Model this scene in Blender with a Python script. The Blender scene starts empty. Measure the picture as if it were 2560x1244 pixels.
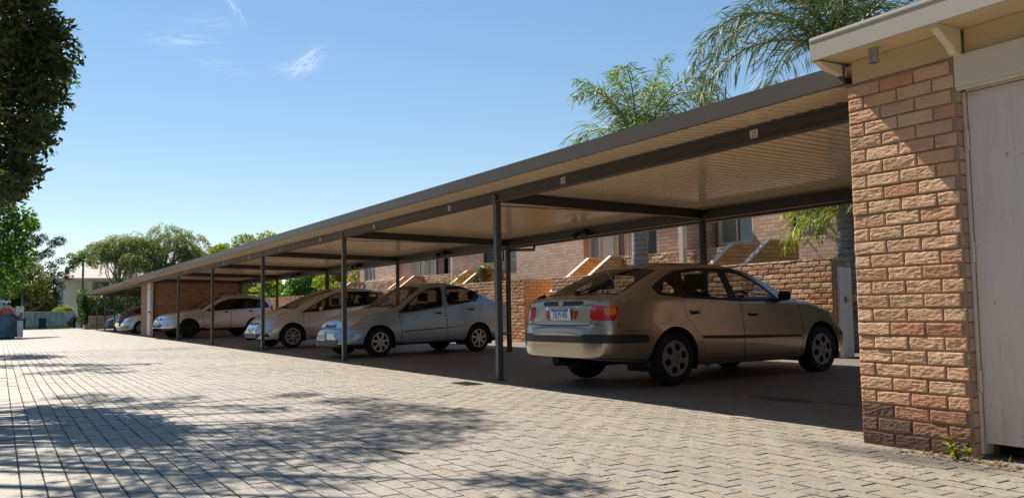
import bpy, math, random
import numpy as np
from mathutils import Vector, Matrix

random.seed(7)
C = bpy.context.scene.collection
sc = bpy.context.scene
R = math.radians

# ------------------------------------------------------------------ camera
YAW, PITCH, ROLL, FPX = 1.0364, 0.0687, -0.0176, 2164.79
cd = bpy.data.cameras.new('camera'); cam = bpy.data.objects.new('camera', cd); C.objects.link(cam)
_f = Vector((-math.sin(YAW)*math.cos(PITCH), math.cos(YAW)*math.cos(PITCH), math.sin(PITCH)))
_r = Vector((math.cos(YAW), math.sin(YAW), 0)); _u = _r.cross(_f)
_r2 = math.cos(ROLL)*_r+math.sin(ROLL)*_u; _u2 = -math.sin(ROLL)*_r+math.cos(ROLL)*_u
cam.matrix_world = Matrix(((_r2.x, _u2.x, -_f.x, 0), (_r2.y, _u2.y, -_f.y, 0), (_r2.z, _u2.z, -_f.z, 0.9), (0, 0, 0, 1)))
cd.sensor_fit = 'HORIZONTAL'; cd.sensor_width = 36; cd.lens = FPX/2560*36
cd.clip_start = 0.05; cd.clip_end = 3000
sc.camera = cam

# ------------------------------------------------------------------ sun, sky, exposure
SUN_D = Vector((-1.0, -0.19, 1.165)).normalized()      # towards the sun
sl = bpy.data.lights.new('sun', 'SUN'); sun = bpy.data.objects.new('sun', sl); C.objects.link(sun)
sl.energy = 5.0; sl.angle = R(0.5); sl.color = (1.0, 0.92, 0.80)
sun.rotation_euler = SUN_D.to_track_quat('Z', 'Y').to_euler(); sun.location = (-30, -10, 40)
W = bpy.data.worlds.new('World'); sc.world = W; W.use_nodes = True
wt = W.node_tree; wn = wt.nodes; wn.clear()
wo = wn.new('ShaderNodeOutputWorld'); bg = wn.new('ShaderNodeBackground'); sky = wn.new('ShaderNodeTexSky')
sky.sky_type = 'NISHITA'; sky.sun_disc = False
sky.sun_elevation = math.asin(SUN_D.z); sky.sun_rotation = math.atan2(SUN_D.x, SUN_D.y)
sky.air_density = 1.0; sky.dust_density = 0.0; sky.ozone_density = 1.5; sky.altitude = 0
bg.inputs['Strength'].default_value = 0.095
wt.links.new(bg.outputs[0], wo.inputs[0])
# thin cirrus wisps: part of the sky, placed by compass direction
def wisp_nodes(src):
    tc = wn.new('ShaderNodeTexCoord'); col = src
    def vdot(v):
        n = wn.new('ShaderNodeVectorMath'); n.operation = 'DOT_PRODUCT'; n.inputs[1].default_value = v
        wt.links.new(tc.outputs['Generated'], n.inputs[0]); return n.outputs['Value']
    def m(op, a, b=None, c=None):
        n = wn.new('ShaderNodeMath'); n.operation = op
        for i, x in enumerate((a, b, c)):
            if x is None: continue
            if isinstance(x, (int, float)): n.inputs[i].default_value = x
            else: wt.links.new(x, n.inputs[i])
        return n.outputs[0]
    for i, (d, t, a, b, amt) in enumerate(WISPS):
        d = Vector(d).normalized(); t = Vector(t); t = (t-d*t.dot(d)).normalized(); s = d.cross(t)
        A = m('DIVIDE', vdot(t), a); B = m('DIVIDE', vdot(s), b)
        cb = wn.new('ShaderNodeCombineXYZ'); wt.links.new(m('MULTIPLY', A, 0.9), cb.inputs[0]); wt.links.new(m('MULTIPLY', B, 1.5), cb.inputs[1]); cb.inputs[2].default_value = i*3.7
        nz = wn.new('ShaderNodeTexNoise'); nz.inputs['Scale'].default_value = 1.5; nz.inputs['Detail'].default_value = 7; nz.inputs['Roughness'].default_value = 0.62; nz.inputs['Distortion'].default_value = 1.1
        wt.links.new(cb.outputs[0], nz.inputs['Vector'])
        e = m('SUBTRACT', 1.0, m('ADD', m('MULTIPLY', A, A), m('MULTIPLY', B, B)))
        e = m('MULTIPLY', m('MAXIMUM', e, 0.0), m('GREATER_THAN', vdot(d), 0.0)); e = m('MULTIPLY', e, e)
        n = m('MAXIMUM', m('MULTIPLY', m('SUBTRACT', nz.outputs['Fac'], 0.40), 3.4), 0.0)
        k = m('MINIMUM', m('MULTIPLY', m('MULTIPLY', e, n), amt), 0.75)
        mx = wn.new('ShaderNodeMix'); mx.data_type = 'RGBA'
        wt.links.new(k, mx.inputs['Factor']); wt.links.new(col, mx.inputs['A']); mx.inputs['B'].default_value = (7.2, 7.6, 8.2, 1)
        col = mx.outputs['Result']
    return col
WISPS = [((-0.9179, 0.2867, 0.2743), (0.0128, 0.0216, 0.0202), 0.036, 0.015, 0.55), ((-0.9230, 0.2760, 0.2700), (0.006, 0.0232, 0.006), 0.050, 0.012, 0.2),
         ((-0.9446, 0.1578, 0.2878), (0.0040, 0.0232, 0.0005), 0.055, 0.012, 0.24), ((-0.9226, 0.2068, 0.3255), (-0.0033, 0.0141, -0.0183), 0.034, 0.006, 0.38),
         ((-0.9432, 0.2025, 0.2632), (0.0040, 0.0232, -0.004), 0.045, 0.012, 0.18), ((-0.9330, 0.1850, 0.3080), (0.0040, 0.0232, 0.003), 0.06, 0.02, 0.12)]
gm = wn.new('ShaderNodeGamma'); gm.inputs['Gamma'].default_value = 0.72; wt.links.new(sky.outputs[0], gm.inputs['Color'])
hs = wn.new('ShaderNodeHueSaturation'); hs.inputs['Saturation'].default_value = 1.32; hs.inputs['Value'].default_value = 1.28; wt.links.new(gm.outputs[0], hs.inputs['Color'])
wt.links.new(wisp_nodes(hs.outputs[0]), bg.inputs['Color'])
sc.view_settings.view_transform = 'Standard'; sc.view_settings.look = 'None'
sc.view_settings.gamma = 1.0; sc.view_settings.exposure = 0.80
sc.cycles.max_bounces = 8; sc.cycles.transparent_max_bounces = 24

# ------------------------------------------------------------------ materials
class NT:
    def __init__(s, name):
        s.m = bpy.data.materials.new(name); s.m.use_nodes = True; s.t = s.m.node_tree; s.n = s.t.nodes
        s.n.clear(); s.o = s.n.new('ShaderNodeOutputMaterial')
    def new(s, ty, **kw):
        n = s.n.new(ty)
        for k, v in kw.items(): setattr(n, k, v)
        return n
    def link(s, a, b): s.t.links.new(a, b)
    def val(s, sock, x):
        if hasattr(x, 'links') or isinstance(x, bpy.types.NodeSocket): s.link(x, sock)
        else: sock.default_value = x
    def math(s, op, a, b=0.0, clamp=False):
        n = s.n.new('ShaderNodeMath'); n.operation = op; n.use_clamp = clamp
        s.val(n.inputs[0], a); s.val(n.inputs[1], b); return n.outputs[0]
    def mix(s, f, a, b, mode='MIX'):
        n = s.n.new('ShaderNodeMix'); n.data_type = 'RGBA'; n.blend_type = mode
        s.val(n.inputs['Factor'], f); s.val(n.inputs['A'], a if not isinstance(a, tuple) else c4(a)); s.val(n.inputs['B'], b if not isinstance(b, tuple) else c4(b))
        return n.outputs['Result']
    def noise(s, scale, detail=4, vec=None, dist=0.0, rough=0.5):
        n = s.n.new('ShaderNodeTexNoise'); n.inputs['Scale'].default_value = scale; n.inputs['Detail'].default_value = detail
        n.inputs['Distortion'].default_value = dist; n.inputs['Roughness'].default_value = rough
        if vec is not None: s.link(vec, n.inputs['Vector'])
        return n.outputs['Fac']
    def ramp(s, fac, stops):
        n = s.n.new('ShaderNodeValToRGB'); s.link(fac, n.inputs[0]); cr = n.color_ramp
        while len(cr.elements) < len(stops): cr.elements.new(0.5)
        for e, (p, c) in zip(cr.elements, stops): e.position = p; e.color = c4(c)
        return n.outputs[0]
    def pos(s): return s.n.new('ShaderNodeNewGeometry').outputs['Position']
    def objco(s): return s.n.new('ShaderNodeTexCoord').outputs['Object']
    def bsdf(s, col, rough=0.6, metal=0.0, bump=None, bdist=0.01, bstr=1.0, coat=0.0, spec=0.5):
        b = s.n.new('ShaderNodeBsdfPrincipled')
        s.val(b.inputs['Base Color'], col if not isinstance(col, tuple) else c4(col))
        s.val(b.inputs['Roughness'], rough); s.val(b.inputs['Metallic'], metal)
        b.inputs['Coat Weight'].default_value = coat; b.inputs['Coat Roughness'].default_value = 0.05
        b.inputs['Specular IOR Level'].default_value = spec
        if bump is not None:
            n = s.n.new('ShaderNodeBump'); n.inputs['Distance'].default_value = bdist; n.inputs['Strength'].default_value = bstr
            s.link(bump, n.inputs['Height']); s.link(n.outputs[0], b.inputs['Normal'])
        s.b = b; return b
    def out(s, sh=None): s.link((sh or s.b).outputs[0], s.o.inputs[0]); return s.m
def c4(c): return (c[0], c[1], c[2], 1.0)
def mul(c, k): return (c[0]*k, c[1]*k, c[2]*k)

def plain(name, col, rough=0.5, metal=0.0, var=0.12, scale=6.0, bump=0.0, coat=0.0, spec=0.5):
    s = NT(name); p = s.objco(); n = s.noise(scale, 5, p)
    c = s.mix(n, mul(col, 1-var), mul(col, 1+var))
    s.bsdf(c, rough, metal, n if bump else None, bump or 0.01, 1.0, coat, spec); return s.out()

def brickmat(name, cols, mortar, bw=0.24, bh=0.086, ms=0.010, bump=0.006, rocky=0.5, along_x=None, dirt=None):
    s = NT(name); geo = s.new('ShaderNodeNewGeometry'); sp = s.new('ShaderNodeSeparateXYZ'); s.link(geo.outputs['Position'], sp.inputs[0])
    sn = s.new('ShaderNodeSeparateXYZ'); s.link(geo.outputs['True Normal'], sn.inputs[0])
    side = s.math('GREATER_THAN', s.math('ABSOLUTE', sn.outputs[0]), 0.6)
    uu = s.math('ADD', s.math('MULTIPLY', sp.outputs[1], side), s.math('MULTIPLY', sp.outputs[0], s.math('SUBTRACT', 1.0, side)))
    cb = s.new('ShaderNodeCombineXYZ'); s.link(uu, cb.inputs[0]); s.link(sp.outputs[2], cb.inputs[1])
    wob = s.noise(9.0, 3, geo.outputs['Position'])
    wv = s.new('ShaderNodeVectorMath', operation='MULTIPLY_ADD')
    wc = s.new('ShaderNodeCombineXYZ'); s.link(s.math('SUBTRACT', wob, 0.5), wc.inputs[0]); s.link(s.math('SUBTRACT', wob, 0.5), wc.inputs[1])
    s.link(wc.outputs[0], wv.inputs[0]); wv.inputs[1].default_value = (0.012, 0.008, 0); s.link(cb.outputs[0], wv.inputs[2])
    bt = s.new('ShaderNodeTexBrick', offset=0.5); s.link(wv.outputs[0], bt.inputs['Vector'])
    bt.inputs['Color1'].default_value = (0, 0, 0, 1); bt.inputs['Color2'].default_value = (1, 1, 1, 1); bt.inputs['Mortar'].default_value = (0.5, 0.5, 0.5, 1)
    bt.inputs['Scale'].default_value = 1; bt.inputs['Brick Width'].default_value = bw; bt.inputs['Row Height'].default_value = bh
    bt.inputs['Mortar Size'].default_value = ms/2; bt.inputs['Mortar Smooth'].default_value = 0.25; bt.inputs['Bias'].default_value = 0
    n = len(cols); col = s.ramp(bt.outputs['Color'], [(i/(n-1), c) for i, c in enumerate(cols)])
    fine = s.noise(60, 6, geo.outputs['Position'], 0.5, 0.65)
    col = s.mix(0.35, col, s.mix(fine, (0.35, 0.35, 0.35), (1.5, 1.5, 1.5)), 'MULTIPLY')
    col = s.mix(bt.outputs['Fac'], col, mortar)
    if dirt is not None:
        g = s.noise(1.3, 5, geo.outputs['Position']); col = s.mix(s.math('MULTIPLY', g, dirt), col, (0.10, 0.085, 0.075))
    h = s.math('ADD', s.math('MULTIPLY', s.math('SUBTRACT', 1.0, bt.outputs['Fac']), 1.0), s.math('MULTIPLY', s.noise(38, 5, geo.outputs['Position'], 0.8), rocky))
    s.bsdf(col, 0.85, 0, h, bump, 1.0); return s.out()

BR_TAN = [(0.42, 0.20, 0.12), (0.50, 0.28, 0.17), (0.55, 0.34, 0.21), (0.60, 0.40, 0.26), (0.46, 0.26, 0.17)]
BR_HOUSE = [(0.58, 0.35, 0.24), (0.67, 0.44, 0.31), (0.71, 0.50, 0.36), (0.65, 0.41, 0.29), (0.56, 0.33, 0.23)]
M = {}
M['brick_garden'] = brickmat('garden_brick', BR_TAN, (0.20, 0.14, 0.10), bump=0.010, rocky=0.7, dirt=0.25)
M['brick_house'] = brickmat('house_brick', BR_HOUSE, (0.30, 0.21, 0.15), ms=0.013, bump=0.004, rocky=0.25, dirt=0.08)
M['brick_stair_bounce'] = brickmat('stair_brick_bounce', [(0.68, 0.34, 0.13), (0.72, 0.40, 0.16), (0.74, 0.44, 0.20), (0.62, 0.29, 0.11)], (0.30, 0.17, 0.09), ms=0.014, bump=0.004, rocky=0.3, dirt=0.05)  # orange bounced light between the stair walls put into the brick colour
M['brick_shed'] = brickmat('shed_brick', [(0.44, 0.19, 0.10), (0.52, 0.27, 0.15), (0.56, 0.32, 0.18), (0.40, 0.17, 0.10)], (0.24, 0.15, 0.10), ms=0.016, bump=0.004, rocky=0.3, dirt=0.2)
M['cap'] = plain('pale_brick_cap', (0.62, 0.50, 0.40), 0.8, var=0.2, scale=9)
M['steel'] = plain('charcoal_paint', (0.052, 0.050, 0.050), 0.42, var=0.1, scale=3)
M['post'] = plain('post_paint', (0.085, 0.085, 0.088), 0.38, var=0.15, scale=4)
M['fascia'] = plain('fascia_paint', (0.080, 0.064, 0.050), 0.42, var=0.05, scale=1.2)
M['shed_fascia'] = plain('shed_fascia_paint', (0.45, 0.40, 0.33), 0.5, var=0.06, scale=2.5)
M['cream'] = plain('cream_paint', (0.60, 0.47, 0.28), 0.55, var=0.10, scale=3)
M['cream2'] = plain('cream_timber', (0.66, 0.58, 0.44), 0.55, var=0.06, scale=5)
def doormat():
    s = NT('scuffed_door_paint'); p = s.pos(); sp = s.new('ShaderNodeSeparateXYZ'); s.link(p, sp.inputs[0]); mp = s.new('ShaderNodeMapping'); mp.inputs['Scale'].default_value = (9, 9, 1.2); s.link(p, mp.inputs[0])
    st = s.noise(2.0, 5, mp.outputs[0], .2, .6); f = s.noise(45, 4, p); sc_ = s.noise(22, 2, p, .8); low = s.new('ShaderNodeMapRange'); low.clamp = True; low.inputs['From Min'].default_value = .75; low.inputs['From Max'].default_value = .05; s.link(sp.outputs[2], low.inputs['Value'])
    c = s.mix(f, (0.66, 0.575, 0.51), (0.72, 0.63, 0.56)); c = s.mix(s.math('MULTIPLY', s.math('SUBTRACT', st, .45, True), .9, True), c, (0.40, 0.335, 0.28)); c = s.mix(s.math('MULTIPLY', s.math('GREATER_THAN', sc_, .735), .7), c, (0.10, 0.08, 0.07))
    c = s.mix(s.math('MULTIPLY', low.outputs[0], s.math('MULTIPLY', st, .7)), c, (0.30, 0.24, 0.19)); s.bsdf(c, .45, bump=f, bdist=.0015); return s.out()
M['doorpaint'] = doormat()
M['hinge'] = plain('old_hinge_paint', (0.62, 0.54, 0.45), 0.5)
M['sheet'] = plain('cream_roof_sheet', (0.90, 0.72, 0.50), 0.15, var=0.07, scale=0.9)
M['sheet_top'] = M['sheet']
M['white'] = plain('white_paint', (0.80, 0.80, 0.77), 0.5, var=0.04)
M['offwhite'] = plain('aged_white_paint', (0.70, 0.66, 0.60), 0.6, var=0.1)
M['black'] = plain('black_plastic', (0.018, 0.018, 0.02), 0.5)
M['rubber'] = plain('tyre_rubber', (0.011, 0.011, 0.012), 0.85)
M['dark'] = plain('dark_underside', (0.012, 0.012, 0.012), 0.9)
M['trim'] = plain('car_interior', (0.045, 0.043, 0.042), 0.8)
M['silver'] = plain('wheel_silver', (0.55, 0.54, 0.53), 0.35, 0.35, var=0.06)
M['chrome'] = plain('chrome', (0.8, 0.8, 0.8), 0.12, 1.0, var=0.02)
M['plate'] = plain('number_plate_white', (0.78, 0.80, 0.82), 0.35, var=0.02)
M['plateblue'] = plain('number_plate_blue', (0.03, 0.06, 0.35), 0.4, var=0.02)
M['pipe'] = plain('galvanised_pipe', (0.36, 0.36, 0.36), 0.45, 0.6)
M['red'] = plain('red_lens', (0.55, 0.01, 0.02), 0.12, var=0.15, scale=25, coat=0.6)
M['amber'] = plain('amber_lens', (0.80, 0.22, 0.02), 0.12, var=0.15, scale=25, coat=0.6)
M['lens'] = plain('clear_lens', (0.62, 0.62, 0.60), 0.10, 0.3, var=0.35, scale=22, coat=0.8)
M['brown_door'] = plain('brown_door_paint', (0.16, 0.075, 0.05), 0.5)
M['curtain'] = plain('pale_curtain', (0.62, 0.58, 0.50), 0.9, var=0.15, scale=14)
M['blueslat'] = plain('pale_blue_louvre', (0.50, 0.66, 0.78), 0.3)
M['screen_dark'] = plain('dark_room', (0.02, 0.02, 0.022), 0.6)
M['mesh_white'] = plain('white_screen_lattice', (0.62, 0.60, 0.56), 0.5)
M['trunkp'] = None

def glassmat(name, tint=(0.75, 0.78, 0.76), ior=1.5):
    s = NT(name); tr = s.new('ShaderNodeBsdfTransparent'); tr.inputs[0].default_value = c4(tint)
    gl = s.new('ShaderNodeBsdfGlossy'); gl.inputs['Roughness'].default_value = 0.02
    ge = s.new('ShaderNodeNewGeometry'); dt = s.new('ShaderNodeVectorMath', operation='DOT_PRODUCT'); s.link(ge.outputs['Normal'], dt.inputs[0]); s.link(ge.outputs['Incoming'], dt.inputs[1])
    fz = s.math('ADD', 0.045, s.math('MULTIPLY', 0.955, s.math('POWER', s.math('SUBTRACT', 1.0, s.math('ABSOLUTE', dt.outputs['Value']), True), 5.0)))
    mx = s.new('ShaderNodeMixShader'); s.link(s.math('MULTIPLY', fz, 1.15, True), mx.inputs[0]); s.link(tr.outputs[0], mx.inputs[1]); s.link(gl.outputs[0], mx.inputs[2])
    s.link(mx.outputs[0], s.o.inputs[0]); return s.m
M['glass'] = glassmat('car_glass', (0.68, 0.70, 0.67))
M['glass_mid'] = glassmat('darkened_car_glass', (0.38, 0.40, 0.39))
M['tint'] = glassmat('tinted_glass', (0.16, 0.17, 0.17))
def winmat(name, col=(0.02, 0.022, 0.025)):
    s = NT(name); s.bsdf(col, 0.05, 0.0, spec=0.9); return s.out()
M['window'] = winmat('house_window_glass')
M['window_grey'] = winmat('grey_window_glass', (0.16, 0.18, 0.19))

def carpaint(name, col, metal=0.55, rough=0.33, dust=0.12):
    s = NT(name); p = s.objco()
    n = s.noise(3.0, 5, p); d = s.math('MULTIPLY', s.math('MULTIPLY', n, n), dust*2.4)
    c = s.mix(d, col, (0.34, 0.29, 0.24))
    fl = s.noise(900, 1, p); c = s.mix(0.12, c, s.mix(fl, (0.4, 0.4, 0.4), (1.6, 1.6, 1.6)), 'MULTIPLY')
    s.bsdf(c, s.math('ADD', rough, s.math('MULTIPLY', d, 0.5)), metal, coat=1.0); return s.out()

def attr_leaf(name, cols, trans=0.35, rough=0.5):
    s = NT(name); a = s.new('ShaderNodeAttribute'); a.attribute_name = 'tint'
    n = len(cols); col = s.ramp(a.outputs['Fac'], [(i/(n-1), c) for i, c in enumerate(cols)])
    b = s.bsdf(col, rough, spec=0.35); t = s.new('ShaderNodeBsdfTranslucent')
    s.link(s.mix(1.0, col, (1.35, 1.5, 0.7), 'MULTIPLY'), t.inputs[0])
    mx = s.new('ShaderNodeMixShader'); mx.inputs[0].default_value = trans
    s.link(b.outputs[0], mx.inputs[1]); s.link(t.outputs[0], mx.inputs[2]); s.link(mx.outputs[0], s.o.inputs[0]); return s.m
M['leaf_dark'] = attr_leaf('dark_glossy_leaf', [(0.024, 0.038, 0.014), (0.045, 0.065, 0.02), (0.085, 0.105, 0.025), (0.17, 0.16, 0.03)], 0.38, 0.35)
M['leaf_green'] = attr_leaf('bright_green_leaf', [(0.035, 0.085, 0.012), (0.06, 0.13, 0.02), (0.10, 0.17, 0.025)], 0.45)
M['leaf_olive'] = attr_leaf('olive_leaf', [(0.06, 0.075, 0.02), (0.10, 0.115, 0.03), (0.16, 0.15, 0.04)], 0.4)
M['leaf_pepper'] = attr_leaf('pepper_tree_leaf', [(0.10, 0.125, 0.06), (0.16, 0.18, 0.085), (0.23, 0.24, 0.115)], 0.5)
M['leaf_yellow'] = attr_leaf('yellow_green_leaf', [(0.13, 0.17, 0.02), (0.22, 0.25, 0.03), (0.32, 0.32, 0.05)], 0.4)
M['leaf_conifer'] = attr_leaf('dark_conifer_needle', [(0.012, 0.022, 0.018), (0.022, 0.034, 0.026), (0.035, 0.05, 0.035)], 0.1)
M['leaf_hedge'] = attr_leaf('hedge_leaf', [(0.028, 0.055, 0.012), (0.055, 0.095, 0.02), (0.15, 0.19, 0.03), (0.42, 0.22, 0.06)], 0.35)
M['leaf_palm'] = attr_leaf('palm_leaflet', [(0.055, 0.095, 0.020), (0.10, 0.155, 0.03), (0.20, 0.25, 0.05)], 0.42, 0.5)
M['leaf_palm_dark'] = attr_leaf('dark_palm_leaflet', [(0.030, 0.055, 0.022), (0.055, 0.09, 0.028), (0.15, 0.16, 0.035)], 0.32, 0.5)
M['leaf_palm_y'] = attr_leaf('yellow_palm_leaflet', [(0.13, 0.17, 0.02), (0.24, 0.26, 0.03), (0.34, 0.33, 0.05)], 0.4, 0.38)
M['leaf_ivy'] = attr_leaf('pale_creeper_leaf', [(0.10, 0.11, 0.04), (0.20, 0.20, 0.07), (0.36, 0.34, 0.16)], 0.3)
M['litter'] = attr_leaf('dry_leaf', [(0.10, 0.05, 0.025), (0.22, 0.13, 0.07), (0.36, 0.26, 0.16)], 0.1)
M['bark'] = plain('grey_brown_bark', (0.13, 0.10, 0.08), 0.9, var=0.3, scale=14, bump=0.02)
def palmtrunk():
    s = NT('ringed_palm_trunk'); p = s.pos(); sp = s.new('ShaderNodeSeparateXYZ'); s.link(p, sp.inputs[0])
    n = s.noise(6, 5, p); z = s.math('ADD', s.math('MULTIPLY', sp.outputs[2], 9.0), s.math('MULTIPLY', n, 1.2))
    fr = s.math('FRACT', z); ring = s.math('LESS_THAN', fr, 0.16)
    c = s.mix(n, (0.16, 0.14, 0.14), (0.38, 0.34, 0.32)); c = s.mix(s.math('MULTIPLY', ring, 0.6), c, (0.07, 0.06, 0.06))
    s.bsdf(c, 0.85, bump=s.math('SUBTRACT', n, s.math('MULTIPLY', ring, 0.6)), bdist=0.02); return s.out()
M['trunkp'] = palmtrunk()

# ------------------------------------------------------------------ paving
def paver_mat():
    s = NT('clay_pavers'); p = s.pos(); sp = s.new('ShaderNodeSeparateXYZ'); s.link(p, sp.inputs[0])
    w1 = s.noise(2.2, 3, p); w2 = s.noise(16, 3, p); w3 = s.noise(5.5, 2, p)
    off = s.math('ADD', s.math('MULTIPLY', s.math('SUBTRACT', w1, 0.5), 0.004), s.math('ADD', s.math('MULTIPLY', s.math('SUBTRACT', w2, 0.5), 0.010), s.math('MULTIPLY', s.math('SUBTRACT', w3, 0.5), 0.003)))
    cb = s.new('ShaderNodeCombineXYZ'); s.link(s.math('ADD', sp.outputs[0], off), cb.inputs[0]); s.link(s.math('ADD', sp.outputs[1], off), cb.inputs[1])
    bt = s.new('ShaderNodeTexBrick', offset=0.5); s.link(cb.outputs[0], bt.inputs['Vector'])
    bt.inputs['Color1'].default_value = (0, 0, 0, 1); bt.inputs['Color2'].default_value = (1, 1, 1, 1); bt.inputs['Mortar'].default_value = (0.5, 0.5, 0.5, 1)
    bt.inputs['Scale'].default_value = 1; bt.inputs['Brick Width'].default_value = 0.232; bt.inputs['Row Height'].default_value = 0.116
    bt.inputs['Mortar Size'].default_value = 0.0045; bt.inputs['Mortar Smooth'].default_value = 0.4; bt.inputs['Bias'].default_value = 0
    col = s.ramp(bt.outputs['Color'], [(0, (0.248, 0.214, 0.168)), (0.3, (0.284, 0.247, 0.196)), (0.55, (0.304, 0.266, 0.212)), (0.8, (0.264, 0.238, 0.198)), (1, (0.284, 0.232, 0.172))])
    big = s.noise(0.35, 4, p); mid = s.noise(2.6, 5, p, 0.3); fine = s.noise(70, 5, p, 0.2, 0.7); blot = s.noise(11, 5, p, 0.6, 0.6)
    col = s.mix(0.55, col, s.mix(fine, (0.30, 0.29, 0.28), (1.65, 1.65, 1.65)), 'MULTIPLY')
    col = s.mix(0.5, col, s.mix(mid, (0.60, 0.58, 0.56), (1.36, 1.36, 1.36)), 'MULTIPLY')
    col = s.mix(0.45, col, s.mix(blot, (0.55, 0.54, 0.53), (1.42, 1.42, 1.42)), 'MULTIPLY')
    col = s.mix(s.math('MULTIPLY', s.math('SUBTRACT', big, 0.45, True), 0.8, True), col, (0.27, 0.235, 0.195))
    chip = s.noise(24, 4, p, 2.2); pit = s.math('MULTIPLY', s.math('GREATER_THAN', chip, 0.625), s.math('GREATER_THAN', s.math('ADD', mid, s.math('MULTIPLY', w1, .3)), 0.60))
    col = s.mix(s.math('MULTIPLY', pit, 0.75), col, (0.055, 0.047, 0.042))  # chipped pits, darkened to stand in for their self-shadow
    # carport shade put into the paver colour; then oil stains and other dark spots
    roof_shade = s.new('ShaderNodeMapRange'); roof_shade.clamp = True
    roof_shade.inputs['From Min'].default_value = 5.1; roof_shade.inputs['From Max'].default_value = 6.6; s.link(sp.outputs[1], roof_shade.inputs['Value'])
    col = s.mix(s.math('MULTIPLY', roof_shade.outputs[0], 0.65), col, (0.155, 0.115, 0.095))
    def spot(x, y, rx, ry, k):
        nonlocal col
        a = s.math('DIVIDE', s.math('SUBTRACT', sp.outputs[0], x), rx); b = s.math('DIVIDE', s.math('SUBTRACT', sp.outputs[1], y), ry)
        d = s.math('ADD', s.math('ADD', s.math('MULTIPLY', a, a), s.math('MULTIPLY', b, b)), s.math('MULTIPLY', s.math('SUBTRACT', chip, 0.5), 1.4))
        col = s.mix(s.math('MULTIPLY', s.math('SUBTRACT', 1.0, d, True), k, True), col, (0.03, 0.026, 0.025))
    spot(-5.75, 6.35, 0.45, 0.16, 1.4); spot(-5.2, 6.45, 0.25, 0.08, 0.8); spot(-10.9, 7.2, 0.5, 0.2, 0.8); spot(-3.35, 4.55, 0.9, 0.22, 0.7)
    jf = s.math('MULTIPLY', bt.outputs['Fac'], s.math('MULTIPLY', s.math('SUBTRACT', s.math('ADD', s.math('MULTIPLY', w2, 1.6), w1), 0.72, True), 2.2, True), True)
    col = s.mix(jf, col, (0.045, 0.038, 0.032))
    h = s.math('ADD', s.math('MULTIPLY', s.math('SUBTRACT', 1.0, bt.outputs['Fac']), 1.0), s.math('ADD', s.math('ADD', s.math('MULTIPLY', fine, 0.6), s.math('MULTIPLY', blot, 0.9)), s.math('SUBTRACT', s.math('MULTIPLY', bt.outputs['Color'], 0.5), s.math('MULTIPLY', pit, 0.8))))
    s.bsdf(col, 0.58, 0, h, 0.009, 1.0, spec=0.5); return s.out()
M['pavers'] = paver_mat()
def soil_mat():
    s = NT('dry_ground'); p = s.pos(); n = s.noise(0.6, 6, p)
    s.bsdf(s.mix(n, (0.10, 0.09, 0.05), (0.17, 0.15, 0.08)), 0.95); return s.out()
M['soil'] = soil_mat()
def lawn_mat():
    s = NT('lawn_green'); p = s.pos(); n = s.noise(3, 6, p)
    s.bsdf(s.mix(n, (0.13, 0.19, 0.03), (0.22, 0.27, 0.05)), 0.9, bump=s.noise(40, 4, p), bdist=0.03); return s.out()
M['lawn'] = lawn_mat()

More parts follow.
